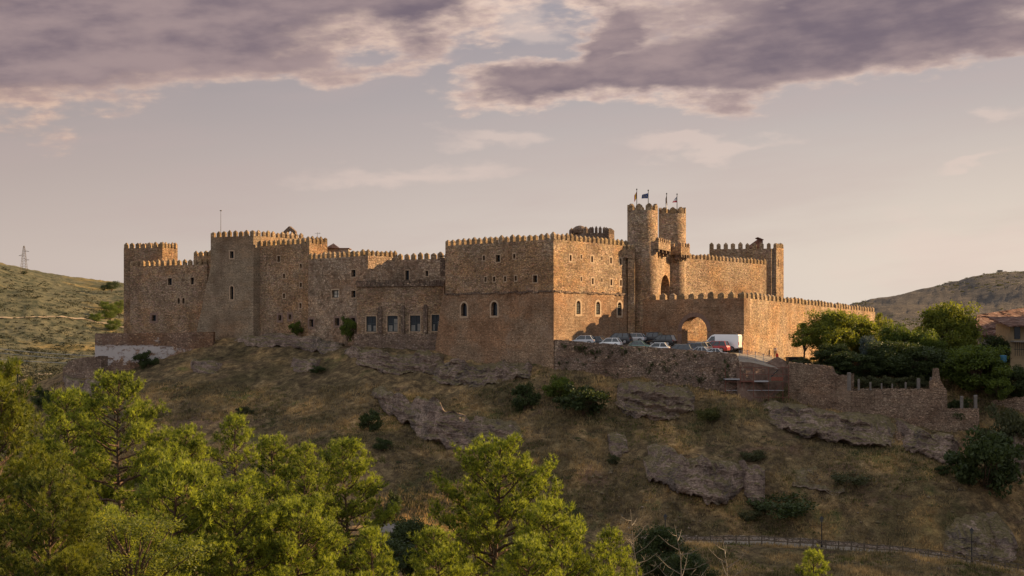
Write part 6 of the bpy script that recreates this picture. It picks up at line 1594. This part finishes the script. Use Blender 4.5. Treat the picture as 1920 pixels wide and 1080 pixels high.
def lamp(px, ptop, label):
    k = int((px - 1200) / 6); q = pathp[k]; x_, y_, z_ = q.x, q.y + 0.35, q.z; h_ = ZY(ptop, y_) - z_
    e = empty('street_lamp', (x_, y_, z_)); tag(e, label, 'street lamp', 'lamps along the footpath')
    m = MB(); m.tube([(x_, y_, z_ - 0.2), (x_, y_, z_ + 0.5), (x_, y_, z_ + 0.55), (x_, y_, z_ + h_ - 0.62)], [0.11, 0.10, 0.06, 0.045], 8); m.build('pole', M_iron, e)
    m = MB(); zt = z_ + h_ - 0.62; m.tube([(x_, y_, zt), (x_, y_, zt + 0.38)], [0.10, 0.20], 6, cap=True); l = m.build('lantern', M_lamp, e)
    m = MB(); m.tube([(x_, y_, zt + 0.38), (x_, y_, zt + 0.56), (x_, y_, zt + 0.66)], [0.26, 0.09, 0.02], 6); m.build('lantern_cap', M_iron, e)
lamp(1250, 964, 'iron lamp rising behind the dark green tree'); lamp(1543, 968, 'iron lamp in the middle of the footpath, left of the lone one at the corner'); lamp(1825, 990, 'iron lamp at the right end of the footpath')

# ------------------------------------------------------------------ foreground extras
def dead_tree(seed, base, tip, label, nb=16, r0=0.07):
    rg = random.Random(seed); b, t_ = Vector(base), Vector(tip); e = empty('bare_tree', base); tag(e, label, 'tree', 'bare trees at the bottom of the slope')
    n = 7; tr = [b.lerp(t_, k / n) + Vector((rg.uniform(-.12, .12), rg.uniform(-.12, .12), 0)) * (0 < k < n) for k in range(n + 1)]
    m = MB(); m.tube(tr, list(np.linspace(r0, 0.012, n + 1)), 6); m.build('trunk', M_bark_w, e)
    m = MB(); H_2 = (t_ - b).length
    for k in range(nb):
        f = 0.25 + 0.72 * k / nb; i = min(n - 1, int(f * n)); o = tr[i].lerp(tr[i + 1], f * n - i); a = k * 2.4 + rg.uniform(-.5, .5); L = H_2 * 0.26 * (1.15 - f) + 0.25
        d = Vector((math.cos(a), math.sin(a) * 0.8, rg.uniform(0.1, 0.7))); e1_ = o + d * L * 0.5; e2_ = e1_ + (d + Vector((0, 0, 0.35))) * L * 0.5
        m.tube([o, e1_, e2_], [0.022, 0.014, 0.006], 4, cap=False)
        for q in range(4):
            s_ = o.lerp(e2_, rg.uniform(0.3, 1)); m.tube([s_, s_ + Vector((rg.uniform(-.3, .3), rg.uniform(-.3, .3), rg.uniform(0, .35))) * L * 0.6], [0.008, 0.004], 3, cap=False)
    m.build('branches', M_bark_w, e)
def gb(px, py, Y):
    q = P(px, py, Y); return (q.x, q.y, TZ(q.x, q.y))
def ext(px_t, py_t, px_b, Y, frac=1.0):      # tip, and a base continuing the line down to the ground
    tp_ = P(px_t, py_t, Y); g = TZ(tp_.x, tp_.y); dzdx = (P(px_b, 1080, Y).x - tp_.x) / (tp_.z - P(px_b, 1080, Y).z); return (tp_.x + dzdx * (tp_.z - g) * 0.6, Y, g - 0.2), tuple(tp_)
for sd_x, (pt, py, pb, Y, lab) in enumerate(((1265, 984, 1285, 62, 'pale leafless tree standing tallest beside the dark green tree'), (1355, 1012, 1368, 64, 'leafless forked tree right of the tall pale one'), (1182, 955, 1200, 66, 'bare twiggy treetop right of the pine group'))):
    ba, ti = ext(pt, py, pb, Y); dead_tree(400 + sd_x, ba, ti, lab, 34, 0.08)
for px, pt, pb, w_, Y, lab, mt in ((1235, 975, 1130, 120, 98, 'dark green rounded tree right of the pines at the bottom', M_leaf_d), (1290, 1030, 1130, 110, 92, 'lower dark tree behind the pale leafless one', M_leaf_d), (700, 1000, 1120, 160, 96, 'dark tree low in the gap between the pines', M_leaf_d), (770, 960, 1120, 110, 100, 'dark tree left of the tall central pine', M_leaf_d)):  # dark leaves on the rounded tree also stand in for its shade
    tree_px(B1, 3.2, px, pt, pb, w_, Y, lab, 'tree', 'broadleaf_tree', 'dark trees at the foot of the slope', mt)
b = gb(235, 1040, 27); place_tree(BN, 'broadleaf_tree', (b[0], b[1], ZY(1180, 27)), (0.55, 0.55, 0.42), 1.0, 'small glossy-leaved tree in the lower left corner', 'tree', None, M_leaf_y)
# shed in the gap between the pines
e = empty('shed', tuple(P(745, 1010, 120))); tag(e, 'low shed with a pale roof glimpsed in the gap between the pines', 'shed')
m = MB(); q = P(735, 1004, 120); m.box((q.x, q.y, q.z - 0.6), (3.6, 2.4, 2.2)); m.build('wall', M_plaster, e)
m = MB(); m.box((q.x, q.y, q.z + 0.60), (4.0, 2.9, 0.12), R3=Matrix.Rotation(R(6), 3, 'X')); m.build('roof', M_post, e)

# ------------------------------------------------------------------ flags and masts
def band_mat(name, cols, axis=2, scale=1.0): return [flat_mat(name + '_' + str(i), c, 0.8) for i, c in enumerate(cols)]
def flag(px, ptop, pbase, Y, shape, cols, label, horizontal=True):
    b = P(px, pbase, Y); t_ = P(px, ptop, Y); e = empty('flag', tuple(b)); tag(e, label, 'flag', 'flags on the twin round towers')
    m = MB(); m.tube([b - Vector((0, 0, 0.6)), t_], [0.06, 0.045], 8); m.build('flagpole', M_iron, e)
    m = MB(); m.tube([t_ + Vector((0, 0, -0.02)), t_ + Vector((0, 0, 0.12)), t_ + Vector((0, 0, 0.2))], [0.09, 0.10, 0.02], 8); m.build('finial', M_iron, e)
    # cloth: shape = list of (px,py) quad corners hoist top, fly top, fly bottom, hoist bottom
    c = [P(a_, b_, Y) for a_, b_ in shape]; N_ = 10; m = MB(); nc = len(cols)
    def g(u, v):
        q = c[0].lerp(c[1], u).lerp(c[3].lerp(c[2], u), v); return q + Vector((0, 0.16 * math.sin(u * 7 + v * 2) * (0.2 + u), 0))
    for i in range(N_):
        for j in range(N_):
            u0, u1_, v0, v1 = i / N_, (i + 1) / N_, j / N_, (j + 1) / N_
            f_ = (v0 + 0.05) if horizontal else (u0 + 0.05)
            for fl in (0, 1):
                q = [g(u0, v0), g(u1_, v0), g(u1_, v1), g(u0, v1)]
                q = [a_ + Vector((0, 0.01 * fl, 0)) for a_ in q]; m.face(q if fl else q[::-1], min(nc - 1, int(f_ * nc)))
    o = m.build('cloth', band_mat('flag_cloth', cols), e)
    return e, c
flag(1194, 356, 389, 206.3, [(1194, 359), (1189.5, 366), (1189.5, 379), (1194, 371)], [(0.45, 0.03, 0.03), (0.70, 0.48, 0.05), (0.45, 0.03, 0.03)], 'drooping red and yellow flag, leftmost of the four', False)
e, c = flag(1215.5, 358, 392, 206.0, [(1215.5, 362), (1204, 365), (1203, 372), (1214.5, 372)], [(0.05, 0.08, 0.20)], 'blue flag flying left, second from the left')
m = MB()
for k in range(12):
    a = k * math.pi / 6; q = (c[0] + c[1] + c[2] + c[3]) / 4 + Vector((0.22 * math.cos(a), -0.22, 0.17 * math.sin(a))); m.box(tuple(q), (0.045, 0.02, 0.045), R3=Matrix.Rotation(R(45), 3, 'Y'))
m.build('star_ring', flat_mat('star_yellow', (0.65, 0.5, 0.08)), e)
flag(1250, 364, 397, 215.6, [(1250, 366), (1248, 372), (1248.5, 394), (1252, 394)], [(0.04, 0.02, 0.03), (0.05, 0.02, 0.03), (0.65, 0.63, 0.62), (0.65, 0.63, 0.62)], 'hanging black and white flag, third from the left')
flag(1269.5, 365, 395, 215.4, [(1269.5, 368), (1265, 373), (1260.5, 379.5), (1269.5, 379.5)], [(0.25, 0.28, 0.36), (0.65, 0.62, 0.62), (0.50, 0.05, 0.07)], 'red and white flag flying left, rightmost of the four')
b = P(414, 441, 225 * K); t_ = P(414, 395, 225 * K); m = MB(); m.tube([b, t_], [0.045, 0.025], 6); m.box(tuple(t_), (0.3, 0.3, 0.12)); tag(m.build('lightning_rod', M_wood), 'thin metal mast on the square tower', 'mast')
b = P(595, 447, 221 * K); m = MB(); m.tube([b, b + Vector((0, 0, 0.95))], [0.03, 0.03], 6); zt = b.z + 0.8
for k in range(5): m.bar((b.x - 0.25 + k * 0.16, b.y - 0.2, zt), (b.x - 0.25 + k * 0.16, b.y + 0.2, zt), 0.02)
m.bar((b.x - 0.4, b.y, zt), (b.x + 0.55, b.y, zt), 0.03); m.bar((b.x + 0.3, b.y, zt - 0.12), (b.x + 0.3, b.y, zt + 0.12), 0.05)
tag(m.build('television_aerial', M_iron), 'small television aerial on the stair turret', 'aerial')
# hanging closet and pipe where the rear wing meets the hall block
q = XY(830, 208.2); m = MB(); m.box((q.x, q.y, ZY(497, 208)), (0.7, 0.9, 2.2)); m.box((q.x, q.y - 0.1, ZY(514, 208)), (0.5, 0.7, 0.6), taper=1.3); m.box((q.x, q.y, ZY(480, 208)), (1.0, 1.1, 0.16)); m.build('hanging_closet', M_stone_dark, castle)

# lattice pylon on the left skyline
b = P(45, 514, 720); e = empty('lattice_pylon', tuple(b)); tag(e, 'steel lattice pylon on the left skyline', 'pylon'); h_ = (514 - 461) / F * 720
m = MB()
def leg(k, f): w_ = 1.3 * (1 - f) ** 0.8 + 0.22; return Vector((b.x + w_ * (1, 1, -1, -1)[k], b.y + w_ * (1, -1, -1, 1)[k], b.z + h_ * f))
NL = 11
for k in range(4):
    for j in range(NL): m.bar(leg(k, j / NL), leg(k, (j + 1) / NL), 0.10)
    for j in range(NL):
        m.bar(leg(k, j / NL), leg((k + 1) % 4, (j + 1) / NL), 0.06); m.bar(leg(k, (j + 1) / NL), leg((k + 1) % 4, (j + 1) / NL), 0.06)
m.build('tower_frame', M_wood, e)
for f, s_ in ((0.80, 1), (0.65, -1), (0.50, 1)):
    m = MB(); z_ = b.z + h_ * f; m.bar((b.x, b.y, z_), (b.x + s_ * 2.6, b.y, z_), 0.14); m.bar((b.x, b.y, z_ + 0.9), (b.x + s_ * 2.6, b.y, z_), 0.10); m.build('cross_arm', M_wood, e)
# power pole and its wires at the left
b = P(33, 748, 232); e = empty('power_pole', tuple(b)); tag(e, 'dark power pole with three crossbars behind the left pines', 'power pole')
m = MB(); m.tube([b - Vector((0, 0, 3)), P(33, 671, 232)], [0.16, 0.12], 8); m.build('pole', M_iron, e)
for py in (673, 684, 695):
    m = MB(); a_, c_ = P(22, py, 232), P(43, py, 232); m.bar(a_, c_, 0.12); 
    for px in (23, 28, 38, 42): q = P(px, py, 232); m.tube([q, q + Vector((0, 0, 0.3))], [0.06, 0.04], 6)
    m.build('crossbar', M_iron, e)
e = empty('power_line', tuple(P(90, 660, 235))); tag(e, 'three thin pale wires crossing in front of the left hill', 'power line')
for y0_, y1_, y2_ in ((647, 660, 668), (655, 668, 675), (668, 678, 682)):
    m = MB(); m.tube([P(px, y0_ + (y2_ - y0_) * ((px + 60) / 250) + 3 * math.sin((px + 60) / 250 * math.pi), 238) for px in range(-60, 200, 20)], [0.035] * 13, 4); m.build('wire', M_metal, e)

# ------------------------------------------------------------------ houses at the right edge
e = empty('tiled_house', tuple(P(1900, 640, 232))); tag(e, 'house with a broad brown tiled roof behind the right trees', 'house')
m = MB(); rA, rB, rC, rD = P(1832, 590, 226), P(1960, 571, 244), P(1985, 622, 222), P(1828, 628, 214)
m.face([rD, rC, rB, rA]); bkA, bkB = rA + Vector((2, 12, -4)), rB + Vector((2, 12, -4)); m.face([rA, rB, bkB, bkA]); m.face([rD, rA, bkA]); m.face([rC, bkB, rB])
lw = [p_ - Vector((0, 0, 0.25)) for p_ in (rD, rC, rB, rA)]
for k in range(4): m.face([lw[k], lw[(k + 1) % 4], (rD, rC, rB, rA)[(k + 1) % 4], (rD, rC, rB, rA)[k]])
for k in range(60):        # individual raised ridge tiles catching light
    u_, v_ = RND.random(), RND.random(); q = rA.lerp(rB, u_).lerp(rD.lerp(rC, u_), v_); m.box((q.x, q.y, q.z + 0.05), (0.7, 0.25, 0.12), 0.2)
m.build('roof', M_tile, e)
m = MB(); w0, w1 = P(1836, 627, 215), P(1975, 622, 223); m.face([(w0.x, w0.y, w0.z), (w1.x, w1.y, w1.z), (w1.x, w1.y, -12), (w0.x, w0.y, -12)][::-1]); w2, w3 = bkA + Vector((0, -.5, 0)), bkB + Vector((0, -.5, 0)); m.face([(w0.x, w0.y, w0.z), (w2.x, w2.y, w2.z), (w2.x, w2.y, -12), (w0.x, w0.y, -12)]); m.face([(w2.x, w2.y, w2.z), (w3.x, w3.y, w3.z), (w3.x, w3.y, -12), (w2.x, w2.y, -12)]); m.build('wall', M_plaster, e)
M_ochre = flat_mat('ochre_plaster', (0.30, 0.22, 0.13), 0.9, nz=0.2, ns=1.5)
e = empty('balcony_house', tuple(P(1915, 700, 196))); tag(e, 'ochre house with a dark balcony cut by the right edge', 'house')
x0 = P(1897, 650, 196).x; zt, zb_ = ZY(606, 196), ZY(760, 196)
m = MB(); m.box((x0 + 4, 199.5, (zt + zb_) / 2), (8, 6, zt - zb_)); m.build('wall', M_ochre, e)
m = MB(); m.box((x0 + 3.7, 198.5, zt + 0.25), (9.6, 8.6, 0.18), R3=Matrix.Rotation(R(9), 3, 'X')); m.build('roof', M_tile, e)
m = MB(); z_ = ZY(640, 196); m.box((x0 + 4, 195.8, z_), (8, 1.4, 0.22)); bl = m.build('balcony', M_plaster, e)
m = MB()
for k in range(26): m.bar((x0 + 0.2 + k * 0.3, 195.2, ZY(667, 196)), (x0 + 0.2 + k * 0.3, 195.2, z_ - 0.1), 0.05)
m.bar((x0, 195.2, ZY(655, 196)), (x0 + 8, 195.2, ZY(655, 196)), 0.07); m.build('railing', M_iron, bl)
m = MB(); m.box((x0 + 0.9, 196.42, ZY(624, 196)), (0.8, 0.14, 1.7)); m.build('window', M_glass, e)
m = MB(); m.box((x0 + 2.9, 196.42, ZY(624, 196)), (0.8, 0.14, 1.7)); m.build('window', M_glass, e)
q = P(1881, 672, 180.5); m = MB(); m.tube([(q.x, q.y, q.z - 0.5), (q.x, q.y, q.z - 0.35), (q.x, q.y, q.z + 0.3), (q.x, q.y, q.z + 0.4)], [0.36, 0.42, 0.42, 0.36], 16)
tag(m.build('blue_drum', flat_mat('blue_plastic', (0.03, 0.12, 0.20), 0.5)), 'blue plastic drum among the leaves at the right edge', 'drum')
q = P(1875, 513, 738); m = MB(); m.box((q.x, q.y, q.z + 0.6), (2.0, 2.0, 2.0)); m.box((q.x, q.y, q.z + 1.7), (2.4, 2.4, 0.2)); tag(m.build('hilltop_hut', M_plaster), 'tiny hut on the right hilltop', 'hut')
